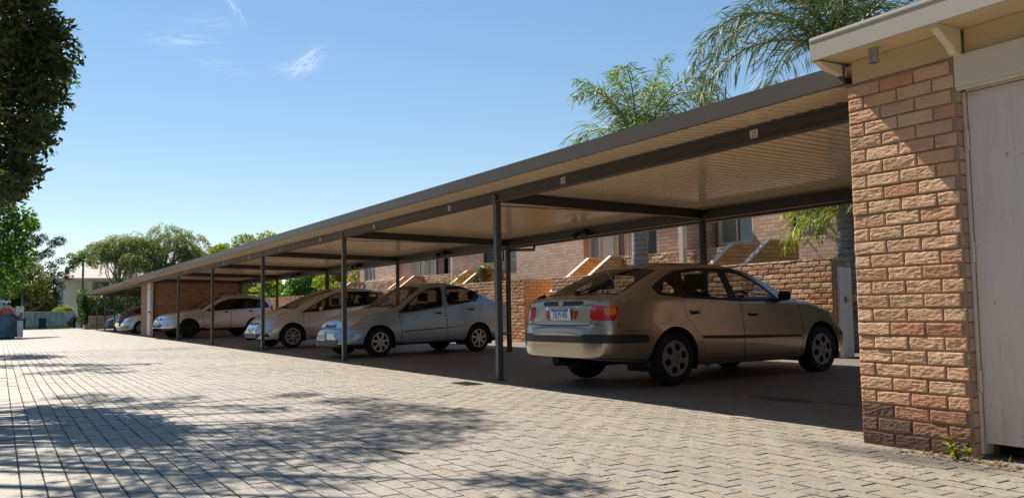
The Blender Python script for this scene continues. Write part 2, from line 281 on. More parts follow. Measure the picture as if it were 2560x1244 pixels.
# ------------------------------------------------------------------ mesh helpers
def tag(o, label, cat, group=None):
    o['label'] = label; o['category'] = cat
    if group: o['group'] = group
    return o
def thing(name, label, cat, loc=(0, 0, 0), rz=0.0, group=None):
    o = bpy.data.objects.new(name, None); C.objects.link(o); o.empty_display_size = 0.3
    o.location = loc; o.rotation_euler = (0, 0, rz); return tag(o, label, cat, group)
class MB:
    def __init__(s): s.v = []; s.f = []; s.m = []
    def add(s, vs, fs, mi=0):
        b = len(s.v); s.v += [tuple(v) for v in vs]; s.f += [tuple(i+b for i in f) for f in fs]; s.m += [mi]*len(fs); return s
    def box(s, x0, x1, y0, y1, z0, z1, mi=0):
        return s.add([(x0, y0, z0), (x1, y0, z0), (x1, y1, z0), (x0, y1, z0), (x0, y0, z1), (x1, y0, z1), (x1, y1, z1), (x0, y1, z1)],
                     [(0, 3, 2, 1), (4, 5, 6, 7), (0, 1, 5, 4), (1, 2, 6, 5), (2, 3, 7, 6), (3, 0, 4, 7)], mi)
    def prism(s, poly, axis, a, b, mi=0):
        # poly in the plane perpendicular to axis ('x','y','z'), extruded a..b
        n = len(poly)
        def P(p, h): return {'x': (h, p[0], p[1]), 'y': (p[0], h, p[1]), 'z': (p[0], p[1], h)}[axis]
        vs = [P(p, a) for p in poly]+[P(p, b) for p in poly]
        fs = [tuple(range(n)), tuple(range(2*n-1, n-1, -1))]+[(i, n+i, n+(i+1) % n, (i+1) % n) for i in range(n)]
        return s.add(vs, fs, mi)
    def tube(s, pts, r, n=8, mi=0):
        pts = [Vector(p) for p in pts]; rs = r if isinstance(r, (list, tuple)) else [r]*len(pts); rings = []
        for i, p in enumerate(pts):
            d = (pts[min(i+1, len(pts)-1)]-pts[max(i-1, 0)]).normalized()
            a = d.cross(Vector((0, 0, 1)));  a = a if a.length > 1e-3 else d.cross(Vector((1, 0, 0))); a.normalize(); b = d.cross(a)
            rings.append([p+rs[i]*(math.cos(2*math.pi*k/n)*a+math.sin(2*math.pi*k/n)*b) for k in range(n)])
        vs = [v for rg in rings for v in rg]; fs = []
        for i in range(len(pts)-1):
            for k in range(n): fs.append((i*n+k, i*n+(k+1) % n, (i+1)*n+(k+1) % n, (i+1)*n+k))
        fs += [tuple(range(n-1, -1, -1)), tuple(range((len(pts)-1)*n, len(pts)*n))]
        return s.add(vs, fs, mi)
    def lathe(s, prof, n=32, axis='y', c=(0, 0, 0), mi=0, closed=True):
        vs = []; fs = []; m = len(prof)
        for k in range(n):
            a = 2*math.pi*k/n
            for r, h in prof:
                p = (r*math.cos(a), h, r*math.sin(a)) if axis == 'y' else (r*math.cos(a), r*math.sin(a), h)
                vs.append((p[0]+c[0], p[1]+c[1], p[2]+c[2]))
        for k in range(n):
            for i in range(m-1 if not closed else m):
                j = (i+1) % m; k2 = (k+1) % n
                fs.append((k*m+i, k*m+j, k2*m+j, k2*m+i))
        return s.add(vs, fs, mi)
    def quad(s, a, b, c, d, mi=0): return s.add([a, b, c, d], [(0, 1, 2, 3)], mi)
    def build(s, name, mats, parent=None, smooth=False, bevel=0.0, loc=None, seg=2):
        me = bpy.data.meshes.new(name); me.from_pydata(s.v, [], s.f)
        mats = mats if isinstance(mats, (list, tuple)) else [mats]
        for m in mats: me.materials.append(m)
        me.polygons.foreach_set('material_index', s.m)
        if smooth: me.polygons.foreach_set('use_smooth', [True]*len(me.polygons))
        me.update(); o = bpy.data.objects.new(name, me); C.objects.link(o)
        if parent: o.parent = parent
        if loc: o.location = loc
        if bevel:
            b = o.modifiers.new('bevel', 'BEVEL'); b.width = bevel; b.segments = seg; b.limit_method = 'ANGLE'
        return o
def structure(o): o['kind'] = 'structure'; return o
def smooth_by_angle(o, deg=40):
    me = o.data; me.polygons.foreach_set('use_smooth', [True]*len(me.polygons))
    me.set_sharp_from_angle(angle=R(deg))
def text_mesh(name, body, size, mat, parent, M4, depth=0.0015, sx=1.0, align='CENTER'):
    cu = bpy.data.curves.new(name, 'FONT'); cu.body = body; cu.size = size; cu.align_x = align; cu.align_y = 'CENTER'; cu.extrude = depth; cu.resolution_u = 3
    t = bpy.data.objects.new(name, cu); C.objects.link(t); bpy.context.view_layer.update()
    me = bpy.data.meshes.new_from_object(t.evaluated_get(bpy.context.evaluated_depsgraph_get())); bpy.data.objects.remove(t)
    me.materials.clear(); me.materials.append(mat)
    me.transform(M4 @ Matrix.Diagonal((sx, 1, 1, 1)))
    o = bpy.data.objects.new(name, me); C.objects.link(o)
    if parent: o.parent = parent
    return o
def frame4(o, ex, ey):
    ex = Vector(ex).normalized(); ey = Vector(ey).normalized(); ez = ex.cross(ey)
    return Matrix(((ex.x, ey.x, ez.x, o[0]), (ex.y, ey.y, ez.y, o[1]), (ex.z, ey.z, ez.z, o[2]), (0, 0, 0, 1)))

rng = np.random.default_rng(11)
def leaf_object(name, P, D, L, Wd, mat, parent=None, tint=None, up=None):
    """P leaf base points, D axis dirs, L lengths, Wd widths -> one mesh of folded diamond leaves"""
    n = len(P); P = np.asarray(P, float); D = np.asarray(D, float); D /= np.linalg.norm(D, axis=1)[:, None]+1e-9
    q = rng.normal(size=(n, 3)) if up is None else np.asarray(up, float)+rng.normal(size=(n, 3))*0.15
    S = np.cross(D, q); S /= np.linalg.norm(S, axis=1)[:, None]+1e-9
    L = np.broadcast_to(L, (n,))[:, None]; Wd = np.broadcast_to(Wd, (n,))[:, None]
    V = np.empty((n, 4, 3)); V[:, 0] = P; V[:, 1] = P+D*L*0.45+S*Wd*0.5; V[:, 2] = P+D*L; V[:, 3] = P+D*L*0.45-S*Wd*0.5
    me = bpy.data.meshes.new(name); me.vertices.add(4*n); me.vertices.foreach_set('co', V.ravel())
    me.loops.add(4*n); me.loops.foreach_set('vertex_index', np.arange(4*n, dtype=np.int32))
    me.polygons.add(n); me.polygons.foreach_set('loop_start', np.arange(0, 4*n, 4, dtype=np.int32))
    me.materials.append(mat); me.update(calc_edges=True)
    if tint is None: tint = rng.random(n)
    a = me.attributes.new('tint', 'FLOAT', 'POINT'); a.data.foreach_set('value', np.repeat(np.clip(tint, 0, 1), 4).astype(np.float32))
    o = bpy.data.objects.new(name, me); C.objects.link(o)
    if parent: o.parent = parent
    return o
def cloud_points(clumps, n, shell=0.55):
    """clumps: (centre, radii, weight) -> points, outward dirs, clump ids"""
    w = np.array([c[2] for c in clumps], float); w /= w.sum(); ids = rng.choice(len(clumps), n, p=w)
    ce = np.array([c[0] for c in clumps], float)[ids]; ra = np.array([c[1] for c in clumps], float)[ids]
    d = rng.normal(size=(n, 3)); d /= np.linalg.norm(d, axis=1)[:, None]
    r = shell+(1-shell)*rng.random(n)**0.8; r *= 1+0.22*(rng.random(n)-0.5)
    r = np.where(rng.random(n) < 0.25, rng.random(n)**0.5, r)
    return ce+d*ra*r[:, None], d, ids
def rand_clumps(c, rad, k, cr, seed, flat=0.75):
    g = np.random.default_rng(seed); out = []
    for i in range(k):
        d = g.normal(size=3); d /= np.linalg.norm(d); rr = g.random()**0.45
        s = cr*(0.65+0.7*g.random())
        out.append((np.array(c)+d*np.array(rad)*rr, (s, s, s*flat), s**2))
    return out
def branches(name, base, top, clumps, r0, mat, parent, seed=1, bend=0.3, n=7):
    g = random.Random(seed); mb = MB(); base = Vector(base); top = Vector(top)
    tr = [base.lerp(top, i/6)+Vector((g.uniform(-1, 1), g.uniform(-1, 1), 0))*bend*0.3*(i > 0) for i in range(7)]
    mb.tube(tr, [r0*(1.35 if i == 0 else 1-0.6*i/6) for i in range(7)], 9)
    for ce, ra, w in clumps:
        ce = Vector(ce); k = g.randint(2, 5); a = tr[k]; m = a.lerp(ce, 0.5)+Vector((g.uniform(-1, 1), g.uniform(-1, 1), g.uniform(0, 1)))*bend
        mb.tube([a, a.lerp(m, .6), m, m.lerp(ce, .6), ce], [r0*.36, r0*.28, r0*.2, r0*.13, r0*.05], 6)
    return mb.build(name, mat, parent, smooth=True)
def zg(y): return 0.007*min(max(y-5.5, 0), 6.0)

# ================================================================== the setting
mb = MB(); mb.box(-400, 120, -150, 250, -0.6, -0.06)
structure(mb.build('ground', M['soil']))
# the paved driveway, rising very gently behind the carports; close by, every paver is its own slightly uneven block
def driveway():
    bw, bh = 0.232, 0.116; gx0, gx1 = -110, -4; gy0, gy1 = -34, 46          # paver columns / rows laid as blocks
    X0_, X1_ = gx0*bw, gx1*bw; Y0_, Y1_ = gy0*bh, gy1*bh; mb = MB()
    for (a_, b_, c_, d_) in ((-74.5, X0_, -9, 5.5), (X1_+1.9, 14, -9, 5.5), (X0_, X1_+1.9, -9, Y0_), (X0_, X1_+1.9, Y1_, 5.5)):
        if b_ > a_ and d_ > c_: mb.quad((a_, c_, 0), (b_, c_, 0), (b_, d_, 0), (a_, d_, 0))
    for y0, y1 in ((5.5, 8.5), (8.5, 11.52)): mb.quad((-74.5, y0, zg(y0)), (14, y0, zg(y0)), (14, y1, zg(y1)), (-74.5, y1, zg(y1)))
    mb.quad((X0_-.3, Y0_, -.024), (X1_+1.9, Y0_, -.024), (X1_+1.9, Y1_, -.024), (X0_-.3, Y1_, -.024), 1)
    g = np.random.default_rng(77); low = lambda x, y: .0035*math.sin(x*1.1+1.3*math.sin(y*.9))+.003*math.sin(y*1.7+x*.6)-.0065
    for r in range(gy0, gy1):
        sh_ = -.5*bw if r % 2 == 0 else 0.0
        for k in range(gx0, gx1+9):
            x0 = k*bw+sh_; y0 = r*bh; j = g.normal(size=4)*.0012; e = .0034; e2 = .0013; dz = g.normal()*.0011; tx, ty = g.normal(size=2)*.0045
            xa, xb, ya, yb = x0+e+j[0], x0+bw-e+j[1], y0+e2+j[2], y0+bh-e2+j[3]; cx, cy = (xa+xb)/2, (ya+yb)/2; zc_ = min(low(cx, cy)*max(0, min(1, (5.3-cy)/1.2, (cx-X0_)/2))+dz, .004); ch = .004
            def zt(x, y, d=0): return zc_+tx*(x-cx)+ty*(y-cy)-d
            P = [(xa, ya, -.030), (xb, ya, -.030), (xb, yb, -.030), (xa, yb, -.030), (xa, ya, zt(xa, ya, .0035)), (xb, ya, zt(xb, ya, .0035)), (xb, yb, zt(xb, yb, .0035)), (xa, yb, zt(xa, yb, .0035))]
            q = [(xa+ch, ya+ch), (xb-ch, ya+ch), (xb-ch, yb-ch), (xa+ch, yb-ch)]; P += [(x, y, zt(x, y)) for x, y in q]
            mb.add(P, [(0, 1, 5, 4), (1, 2, 6, 5), (2, 3, 7, 6), (3, 0, 4, 7), (4, 5, 9, 8), (5, 6, 10, 9), (6, 7, 11, 10), (7, 4, 8, 11), (8, 9, 10, 11)])
    return mb.build('driveway', [M['pavers'], M['soil_dark']])
M['soil_dark'] = plain('joint_sand', (0.06, 0.05, 0.04), .95, var=.3, scale=30)
structure(driveway())
mb = MB(); mb.prism([(-79, -.2), (-74.5, -.2), (-74.5, .004), (-76.4, .16), (-79, .18)], 'y', 40, -30); o = mb.build('lawn', M['lawn']); structure(o)
mb = MB(); mb.box(-60, 4, 11.52, 30, -0.02, 0.05); structure(mb.build('garden_bed_ground', M['soil']))

# ------------------------------------------------------------------ real brick faces
def brick_face(name, mats, parent, O, U, Nv, Wd, H, nx=6, nz=3, bw=0.24, bh=0.086, jt=0.010, pro=0.009, rough=0.006, seed=1, topf=None, tintf=None):
    """individual rock-faced bricks standing proud of the mortar; topf(u) limits the height (sloping tops)"""
    from mathutils import noise
    g = np.random.default_rng(seed); O = Vector(O); U = Vector(U); Nv = Vector(Nv); Zv = Vector((0, 0, 1))
    vs = []; fs = []; tint = []
    rows = int(math.ceil(H/bh)); flip = U.cross(Zv).dot(Nv) < 0
    for r in range(rows):
        z0 = r*bh; z1 = min(z0+bh-jt, H)
        if z1-z0 < 0.02: continue
        u = -(bw/2 if r % 2 else 0.0)
        while u < Wd-0.02:
            a, b = max(u, 0)+jt/2, min(u+bw, Wd)-jt/2; u += bw
            if b-a < 0.03: continue
            zt = z1
            if topf is not None:
                zt = min(z1, topf((a+b)/2)-0.004)
                if zt-z0 < 0.02: continue
            t = g.random() if tintf is None else tintf(r, g)
            p0 = pro*(0.75+0.5*g.random()); tilt = (g.random()-.5)*0.006; sx = g.random()*50
            k = max(2, int(round(nx*(b-a)/bw))); base = len(vs)
            for j in range(nz+1):
                for i in range(k+1):
                    uu = a+(b-a)*i/k; zz = z0+(zt-z0)*j/nz
                    q = Vector((uu*11+sx, zz*34, seed*3.1+r*1.7)); q3 = Vector((uu*34+sx, zz*110, seed))
                    d = p0+tilt*(j/nz-.5)*2+rough*(0.55*noise.noise(q)+0.9*(0.5-abs(noise.noise(q*1.7+Vector((9, 3, 0)))))*1.6-.35+0.45*noise.noise(q3))
                    e = min(i, k-i, j, nz-j)
                    if e == 0: d -= 0.0025
                    P = O+U*(uu+(g.random()-.5)*0.003*(e == 0))+Zv*(zz+(g.random()-.5)*0.003*(e == 0))+Nv*d
                    vs.append(P); tint.append(t)
            def vid(i, j): return base+j*(k+1)+i
            for j in range(nz):
                for i in range(k):
                    q = (vid(i, j), vid(i+1, j), vid(i+1, j+1), vid(i, j+1)); fs.append(q[::-1] if flip else q)
            ring = [vid(i, 0) for i in range(k+1)]+[vid(k, j) for j in range(1, nz+1)]+[vid(i, nz) for i in range(k-1, -1, -1)]+[vid(0, j) for j in range(nz-1, 0, -1)]
            nb = len(vs)
            for x in ring:
                P = vs[x]; d = (P-O).dot(Nv); vs.append(P-Nv*(d+0.004)); tint.append(t)
            for i in range(len(ring)):
                q = (ring[i], nb+i, nb+(i+1) % len(ring), ring[(i+1) % len(ring)]); fs.append(q[::-1] if flip else q)
    me = bpy.data.meshes.new(name); me.from_pydata([tuple(v) for v in vs], [], fs); me.materials.append(mats)
    at = me.attributes.new('tint', 'FLOAT', 'POINT'); at.data.foreach_set('value', np.array(tint, np.float32)); me.update()
    o = bpy.data.objects.new(name, me); C.objects.link(o)
    if parent: o.parent = parent
    return o
def rockbrick(name, stops, dirt=0.3):
    s = NT(name); a = s.new('ShaderNodeAttribute'); a.attribute_name = 'tint'; p = s.pos()
    col = s.ramp(a.outputs['Fac'], stops); n1 = s.noise(9, 5, p); n2 = s.noise(55, 6, p, .5, .65)
    col = s.mix(0.5, col, s.mix(n1, (0.62, 0.60, 0.60), (1.30, 1.28, 1.25)), 'MULTIPLY')
    col = s.mix(0.45, col, s.mix(n2, (0.40, 0.38, 0.38), (1.5, 1.5, 1.5)), 'MULTIPLY')
    s.bsdf(col, 0.85, 0, s.math('ADD', n2, s.math('MULTIPLY', s.noise(150, 3, p), .4)), 0.006, 0.9, spec=0.3); return s.out()
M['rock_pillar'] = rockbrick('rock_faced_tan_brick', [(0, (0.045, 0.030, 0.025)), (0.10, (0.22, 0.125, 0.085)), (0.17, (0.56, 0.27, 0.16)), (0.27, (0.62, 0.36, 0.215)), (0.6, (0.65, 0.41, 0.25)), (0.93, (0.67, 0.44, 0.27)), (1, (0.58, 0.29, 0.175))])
M['rock_wall'] = rockbrick('rock_faced_wall_brick', [(0, (0.48, 0.23, 0.12)), (0.3, (0.60, 0.33, 0.18)), (0.6, (0.66, 0.41, 0.24)), (0.85, (0.68, 0.46, 0.28)), (1, (0.56, 0.32, 0.20))])
M['mortar'] = plain('sandy_mortar', (0.33, 0.22, 0.135), 0.95, var=0.15, scale=30)
M['mortar_dark'] = plain('dark_mortar', (0.20, 0.14, 0.10), 0.95, var=0.2, scale=30)

# ------------------------------------------------------------------ near storage shed (right edge)
sh = thing('storage_shed', 'tan brick storage shed corner with grey door and cream eave at right edge', 'shed')
XL, YF = -3.735, 4.826
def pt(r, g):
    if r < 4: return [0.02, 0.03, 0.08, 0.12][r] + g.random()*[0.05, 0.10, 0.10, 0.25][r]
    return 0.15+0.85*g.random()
w = MB(); w.box(XL+0.012, -2.988, YF, YF+0.24, -0.02, 2.335); w.box(XL+0.012, XL+0.24, YF+0.24, 10.4, -0.02, 2.33)
w.box(-1.55, -0.5, YF, YF+0.24, -0.02, 2.335); w.box(-0.74, -0.5, YF+.24, 10.4, -0.02, 2.33); w.box(XL+0.24, -0.74, 10.16, 10.4, -0.02, 2.33)
w.build('mortar_wall', M['mortar'], sh)
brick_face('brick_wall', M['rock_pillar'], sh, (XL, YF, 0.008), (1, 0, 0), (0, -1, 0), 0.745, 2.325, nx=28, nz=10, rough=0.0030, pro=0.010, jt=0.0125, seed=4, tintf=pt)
rv = MB(); rv.box(-2.9895, -2.9855, YF+.003, YF+.10, .01, 2.33); rv.build('reveal', M['brick_garden'], sh)
bs = MB(); bs.box(XL-0.002, XL+0.012, YF+0.004, 10.4, 0, 2.33); bs.build('side_wall', M['brick_garden'], sh)
h = MB(); h.box(XL+0.03, -2.99, YF+0.006, YF+0.05, 2.338, 2.49); h.box(-2.935, -0.5, YF+0.02, YF+0.05, 2.338, 2.49)
h.build('header_board', M['cream'], sh, bevel=0.002)
l = MB(); l.box(-2.986, -0.5, YF-0.014, YF+0.03, 2.150, 2.337); l.box(-2.986, -0.5, YF-0.004, YF+0.02, 2.132, 2.150); l.build('lintel_board', M['cream2'], sh, bevel=0.003)
fr = MB(); fr.box(-2.984, -2.966, YF+0.048, YF+0.15, 0.02, 2.130); fr.box(-2.966, -1.5, YF+.055, YF+.15, 2.127, 2.148); fr.build('door_frame', M['hinge'], sh, bevel=0.003)
d = MB(); d.box(-2.960, -1.55, YF+0.062, YF+0.10, 0.085, 2.122); dr = d.build('door', M['doorpaint'], sh, bevel=0.003)
for hz in (1.84, 1.18, 0.44):
    q = MB(); q.tube([(-2.963, YF+0.050, hz-.06), (-2.963, YF+0.050, hz+.06)], 0.008, 10)
    for k in range(5): q.tube([(-2.963, YF+0.050, hz-.058+k*.025), (-2.963, YF+0.050, hz-.038+k*.025)], 0.0095, 10)
    q.box(-2.980, -2.963, YF+0.044, YF+0.048, hz-.05, hz+.05); q.build('hinge', M['hinge'], dr)
# eave: fascia, soffit, brackets, roof
e = MB(); e.box(-3.80, -0.2, 4.548, 4.572, 2.478, 2.622); e.box(-3.80, -3.776, 4.572, 10.6, 2.478, 2.622); e.box(-3.802, -0.2, 4.544, 4.548, 2.606, 2.624)
e.build('fascia', M['shed_fascia'], sh, bevel=0.004)
e = MB(); e.box(-3.776, -0.2, 4.572, YF+.05, 2.492, 2.500); e.box(-3.776, XL+.03, YF+.05, 10.4, 2.492, 2.500); e.build('soffit', M['cream'], sh)
e = MB(); e.box(-3.80, -0.2, 4.55, 10.6, 2.622, 2.634); e.build('roof', M['shed_fascia'], sh)
def bracket(x0, x1):
    b = MB(); b.prism([(YF-.004, 2.335), (YF-.06, 2.335), (YF-.09, 2.375), (4.60, 2.462), (4.60, 2.491), (YF-.004, 2.491)], 'x', x0, x1); b.build('eave_bracket', M['cream2'], sh, bevel=0.004)
bracket(-2.985, -2.937); bracket(-1.8, -1.752)
b = MB(); b.prism([(YF+.02, 2.40), (4.66, 2.435), (4.58, 2.472), (4.58, 2.478), (YF+.02, 2.478)], 'x', -3.80, -3.752); b.build('eave_bracket', M['cream2'], sh, bevel=0.004)
p = MB(); p.lathe([(0.030, 2.40), (0.030, 2.492), (0.024, 2.492), (0.024, 2.40)], 20, 'z', (-3.435, 4.70, 0)); p.lathe([(0.033, 2.398), (0.033, 2.418), (0.023, 2.418), (0.023, 2.398)], 20, 'z', (-3.435, 4.70, 0))
o = p.build('vent_pipe', M['pipe'], sh); smooth_by_angle(o)

# ------------------------------------------------------------------ carports
BEAM_Y, REAR_Y, ROOF_F, ROOF_B = 5.48, 9.0, 4.83, 9.66
def under(y): return 2.405-0.0258*(y-BEAM_Y) if y > BEAM_Y else 2.405-0.075*(BEAM_Y-y)
def carport(label, x0, x1, posts, bays, first_no, dz=0.0, near=True):
    cp = thing('carport', label, 'carport', group='steel carports along the driveway')
    # ribbed roof sheet (ribs run front to back)
    pitch = 0.130; n = int((x1-x0)/pitch); prof = []
    for i in range(n):
        a = x0+i*pitch
        prof += [(a, 0.0), (a+0.062, 0.0), (a+0.080, 0.034), (a+0.112, 0.034)]
    prof.append((x0+n*pitch, 0.0)); vs = []; fs = []
    for x, h in prof:
        for y in (ROOF_F+.004, BEAM_Y, 7.2, ROOF_B): vs.append((x, y, under(y)+dz+h))
    for i in range(len(prof)-1):
        for j in range(3): fs.append((i*4+j, (i+1)*4+j, (i+1)*4+j+1, i*4+j+1))
    m = MB(); m.add(vs, fs); m.build('roof_sheet', M['sheet'], cp)
    m = MB(); m.quad((x0, ROOF_F, 2.474+dz), (x1, ROOF_F, 2.474+dz), (x1, ROOF_B, under(ROOF_B)+.05+dz), (x0, ROOF_B, under(ROOF_B)+.05+dz)); m.build('roof_top', M['sheet_top'], cp)
    # folded fascia in lengths with open joints
    m = MB(); L = 5.9; xx = x1
    while xx > x0+0.1:
        a = max(x0, xx-L)
        m.prism([(ROOF_F-.028, 2.348+dz), (ROOF_F+.004, 2.348+dz), (ROOF_F+.004, 2.368+dz), (ROOF_F-.016, 2.368+dz), (ROOF_F-.016, 2.470+dz), (ROOF_F+.02, 2.470+dz), (ROOF_F+.02, 2.485+dz), (ROOF_F-.028, 2.485+dz)], 'x', a+.004, xx-.003)
        xx = a
    if near is False: m.box(x0-.03, x0, ROOF_F-.03, ROOF_B, 2.31+dz, 2.482+dz)
    m.build('fascia', M['fascia'], cp)
    fb = MB(); y = BEAM_Y; zt, zb = 2.400+dz, 2.262+dz
    fb.prism([(y-.05, zb), (y+.045, zb), (y+.045, zb+.004), (y-.046, zb+.004), (y-.046, zb+.014), (y-.018, zb+.016), (y-.018, zt-.016), (y-.046, zt-.014), (y-.046, zt-.004), (y+.045, zt-.004), (y+.045, zt), (y-.05, zt), (y-.05, zt-.02), (y-.026, zt-.024), (y-.026, zb+.024), (y-.05, zb+.02)], 'x', x0+.1, x1)
    fbo = fb.build('front_beam', M['steel'], cp)
    rb = MB(); z1 = under(REAR_Y)+dz-.002; z0 = z1-.145
    rb.box(x0+.1, x1, REAR_Y-.03, REAR_Y+.03, z0+.004, z1); rb.box(x0+.1, x1, REAR_Y-.045, REAR_Y+.045, z0-.004, z0+.004); rb.build('rear_beam', M['steel'], cp)
    gt = MB(); gz = under(ROOF_B)+dz
    gt.box(x0, x1, ROOF_B-.01, ROOF_B+.11, gz-.085, gz-.078); gt.box(x0, x1, ROOF_B+.104, ROOF_B+.11, gz-.078, gz+.03); gt.box(x0, x1, ROOF_B-.01, ROOF_B-.004, gz-.078, gz); gt.build('gutter', M['steel'], cp)
    for i, px in enumerate(posts):
        pb = MB(); pb.box(px-.038, px+.038, y-.038, y+.038, zg(y)-.02, zb); pb.box(px-.075, px+.075, y-.075, y+.075, zg(y), zg(y)+.008)
        pb.box(px-.052, px+.052, y-.056, y-.050, zb-.01, zb+.10)
        pb.build('post', M['post'], cp, bevel=0.004)
        qb = MB(); qb.box(px-.038, px+.038, REAR_Y-.038, REAR_Y+.038, zg(REAR_Y)-.02, z0-.004); qb.build('post', M['steel'], cp, bevel=0.004)
        cb = MB(); cb.prism([(y+.05, under(y+.05)+dz-.135), (REAR_Y-.035, under(REAR_Y)+dz-.125), (REAR_Y-.035, under(REAR_Y)+dz-.003), (y+.05, under(y+.05)+dz-.003)], 'x', px-.03, px+.03)
        cb.box(px-.042, px+.042, y+.06, REAR_Y-.05, under(7.2)+dz-.142, under(7.2)+dz-.136)
        cb.build('cross_beam', M['steel'], cp)
        if near and i % 2 == 1 or not near:
            dp = MB(); dp.tube([(px-.1, ROOF_B+.05, gz-.09), (px-.1, ROOF_B+.05, gz-.16), (px-.1, REAR_Y+.12, gz-.19), (px-.1, REAR_Y+.09, gz-.26), (px-.1, REAR_Y+.09, zg(REAR_Y))], 0.032, 10)
            dp.build('downpipe', M['post'], cp, smooth=True)
    for k, nx_ in enumerate(bays):
        pl = MB(); pl.box(nx_-.043, nx_+.043, y-.0310, y-.0270, 2.296+dz, 2.369+dz); po = pl.build('bay_number_plate', M['offwhite'], fbo)
        text_mesh('bay_number', str(first_no-k), 0.072, M['black'], po, frame4((nx_, y-.0318, 2.3325+dz), (1, 0, 0), (0, 0, 1)), 0.0005, 0.85)
    return cp
P0, SP = -9.62, 5.76
carport('long charcoal steel carport with cream ribbed ceiling beside the brick storage shed', -42.6, -3.74, [P0-SP*i for i in range(6)], [-5.171-2.8785*k for k in range(12)], 15)
carport('shorter steel carport beyond the far brick shed with end open to hedge', -63.4, -42.62, [-47.2, -52.5, -57.6, -62.8], [-46.0-2.6*k for k in range(6)], 3, -0.05, False)

# twin floodlights on the rear beam
def flood_parts(t):
    b = MB(); b.lathe([(0.0, 0.03), (0.05, 0.03), (0.055, 0.0), (0.0, 0.0)], 16, 'y', (0, -.03, 0.02)); b.box(-.035, .035, -.09, -.03, -.05, .04); b.build('sensor', M['black'], t, bevel=0.01)
    for sx in (-1, 1):
        hb = MB(); c = Vector((sx*.09, -.09, -.01)); dr_ = Vector((sx*.55, -.55, -.62)).normalized()
        hb.tube([c-dr_*.02, c+dr_*.02, c+dr_*.09, c+dr_*.12], [0.03, 0.045, 0.062, 0.066], 14); hb.tube([(sx*.03, -.05, .01), c], 0.012, 8)
        lo = hb.build('lamp_head', M['black'], t, smooth=True)
        gb = MB(); gb.tube([c+dr_*.1195, c+dr_*.1235], 0.057, 14); gb.build('lens', M['window_grey'], lo)
FL = ['twin black floodlight on rear beam above the champagne hatchback', 'twin black floodlight on rear beam above the pale blue sedan roof', 'twin black floodlight on rear beam above the silver hatchback roof', 'small twin floodlight on the rear beam nearest the far brick shed']
for (fx, lab) in zip((-12.57, -18.21, -23.9, -29.83), FL):
    flood_parts(thing('floodlight', lab, 'floodlight', (fx, REAR_Y-.03, 2.235), 0, 'floodlights on the rear beam'))

# ------------------------------------------------------------------ far brick shed between the carports
s2 = thing('brick_store', 'orange brick store with narrow cream door between the two carports', 'shed')
w = MB(); w.box(-42.25, -40.80, 5.50, 5.75, 0, 2.29); w.box(-39.50, -38.46, 5.50, 5.75, 0, 2.29); w.box(-38.70, -38.46, 5.75, 9.13, 0, 2.24); w.box(-42.25, -42.0, 5.75, 9.13, 0, 2.24); w.box(-42.0, -38.70, 8.9, 9.13, 0, 2.24)
w.build('wall', M['brick_shed'], s2)
w = MB(); w.box(-40.80, -39.50, 5.53, 5.72, 2.02, 2.29); w.build('lintel', M['cream2'], s2)
w = MB(); w.box(-40.76, -39.54, 5.53, 5.57, 0.03, 2.0); do = w.build('door', M['offwhite'], s2, bevel=0.005)
w = MB(); w.tube([(-39.75, 5.53, 1.02), (-39.75, 5.46, 1.02), (-39.86, 5.455, 1.02)], 0.02, 8); w.lathe([(0.0, 5.50), (0.04, 5.50), (0.04, 5.53), (0.0, 5.53)], 12, 'y', (-39.75, 0, 1.02)); w.build('handle', M['black'], do)

# ------------------------------------------------------------------ garden walls behind the carports
gw = thing('garden_wall', 'rock-faced brick garden wall behind the champagne hatchback ending at white gate post', 'wall', group='brick garden walls')
m = MB(); m.box(-17.14, -9.12, 11.22, 11.45, 0, 1.60); m.build('mortar_core', M['mortar_dark'], gw)
brick_face('brick_courses', M['rock_wall'], gw, (-17.14, 11.22, 0.03), (1, 0, 0), (0, -1, 0), 8.02, 1.575, nx=8, nz=4, rough=0.0036, pro=0.011, jt=0.013, seed=9)
m = MB(); m.box(-9.125, -9.10, 11.22, 11.62, 0, 1.60); m.box(-9.45, -9.125, 11.45, 11.62, 0, 1.60); m.build('end_pier', M['brick_garden'], gw)
m = MB(); m.box(-17.14, -9.10, 11.225, 11.45, 1.600, 1.608); m.build('coping', M['cap'], gw)
gl = thing('garden_wall', 'long brick garden wall running from the orange stair entry to the far shrubs', 'wall', group='brick garden walls')
m = MB(); m.box(-48.0, -18.862, 11.52, 11.75, 0, 1.635); m.build('mortar_core', M['mortar_dark'], gl)
brick_face('brick_courses', M['rock_wall'], gl, (-48.0, 11.52, 0.04), (1, 0, 0), (0, -1, 0), 29.13, 1.60, nx=3, nz=2, rough=0.007, pro=0.011, jt=0.012, seed=21)
m = MB(); m.box(-18.866, -18.855, 11.515, 12.65, 0, 1.640); m.box(-19.09, -18.866, 11.75, 12.65, 0, 1.640); m.build('stair_return', M['brick_stair_bounce'], gl)
m = MB(); m.box(-48.0, -18.866, 11.525, 11.75, 1.635, 1.643); m.build('coping', M['cap'], gl)
gp = thing('gate_post', 'weathered white timber gate post on the end of the garden wall', 'gate post')
m = MB(); m.box(-9.09, -9.03, 11.27, 11.40, 0.04, 1.46); m.build('post', M['offwhite'], gp, bevel=0.006)
m = MB(); m.box(-9.085, -9.04, 11.41, 11.56, 0.05, 1.455); m.build('side_board', M['offwhite'], gp, bevel=0.004)
m = MB(); m.box(-9.03, -9.015, 11.36, 11.40, 0.9, 1.0); m.tube([(-9.02, 11.34, .95), (-9.02, 11.45, .95)], .008, 8); m.build('latch', M['pipe'], gp)

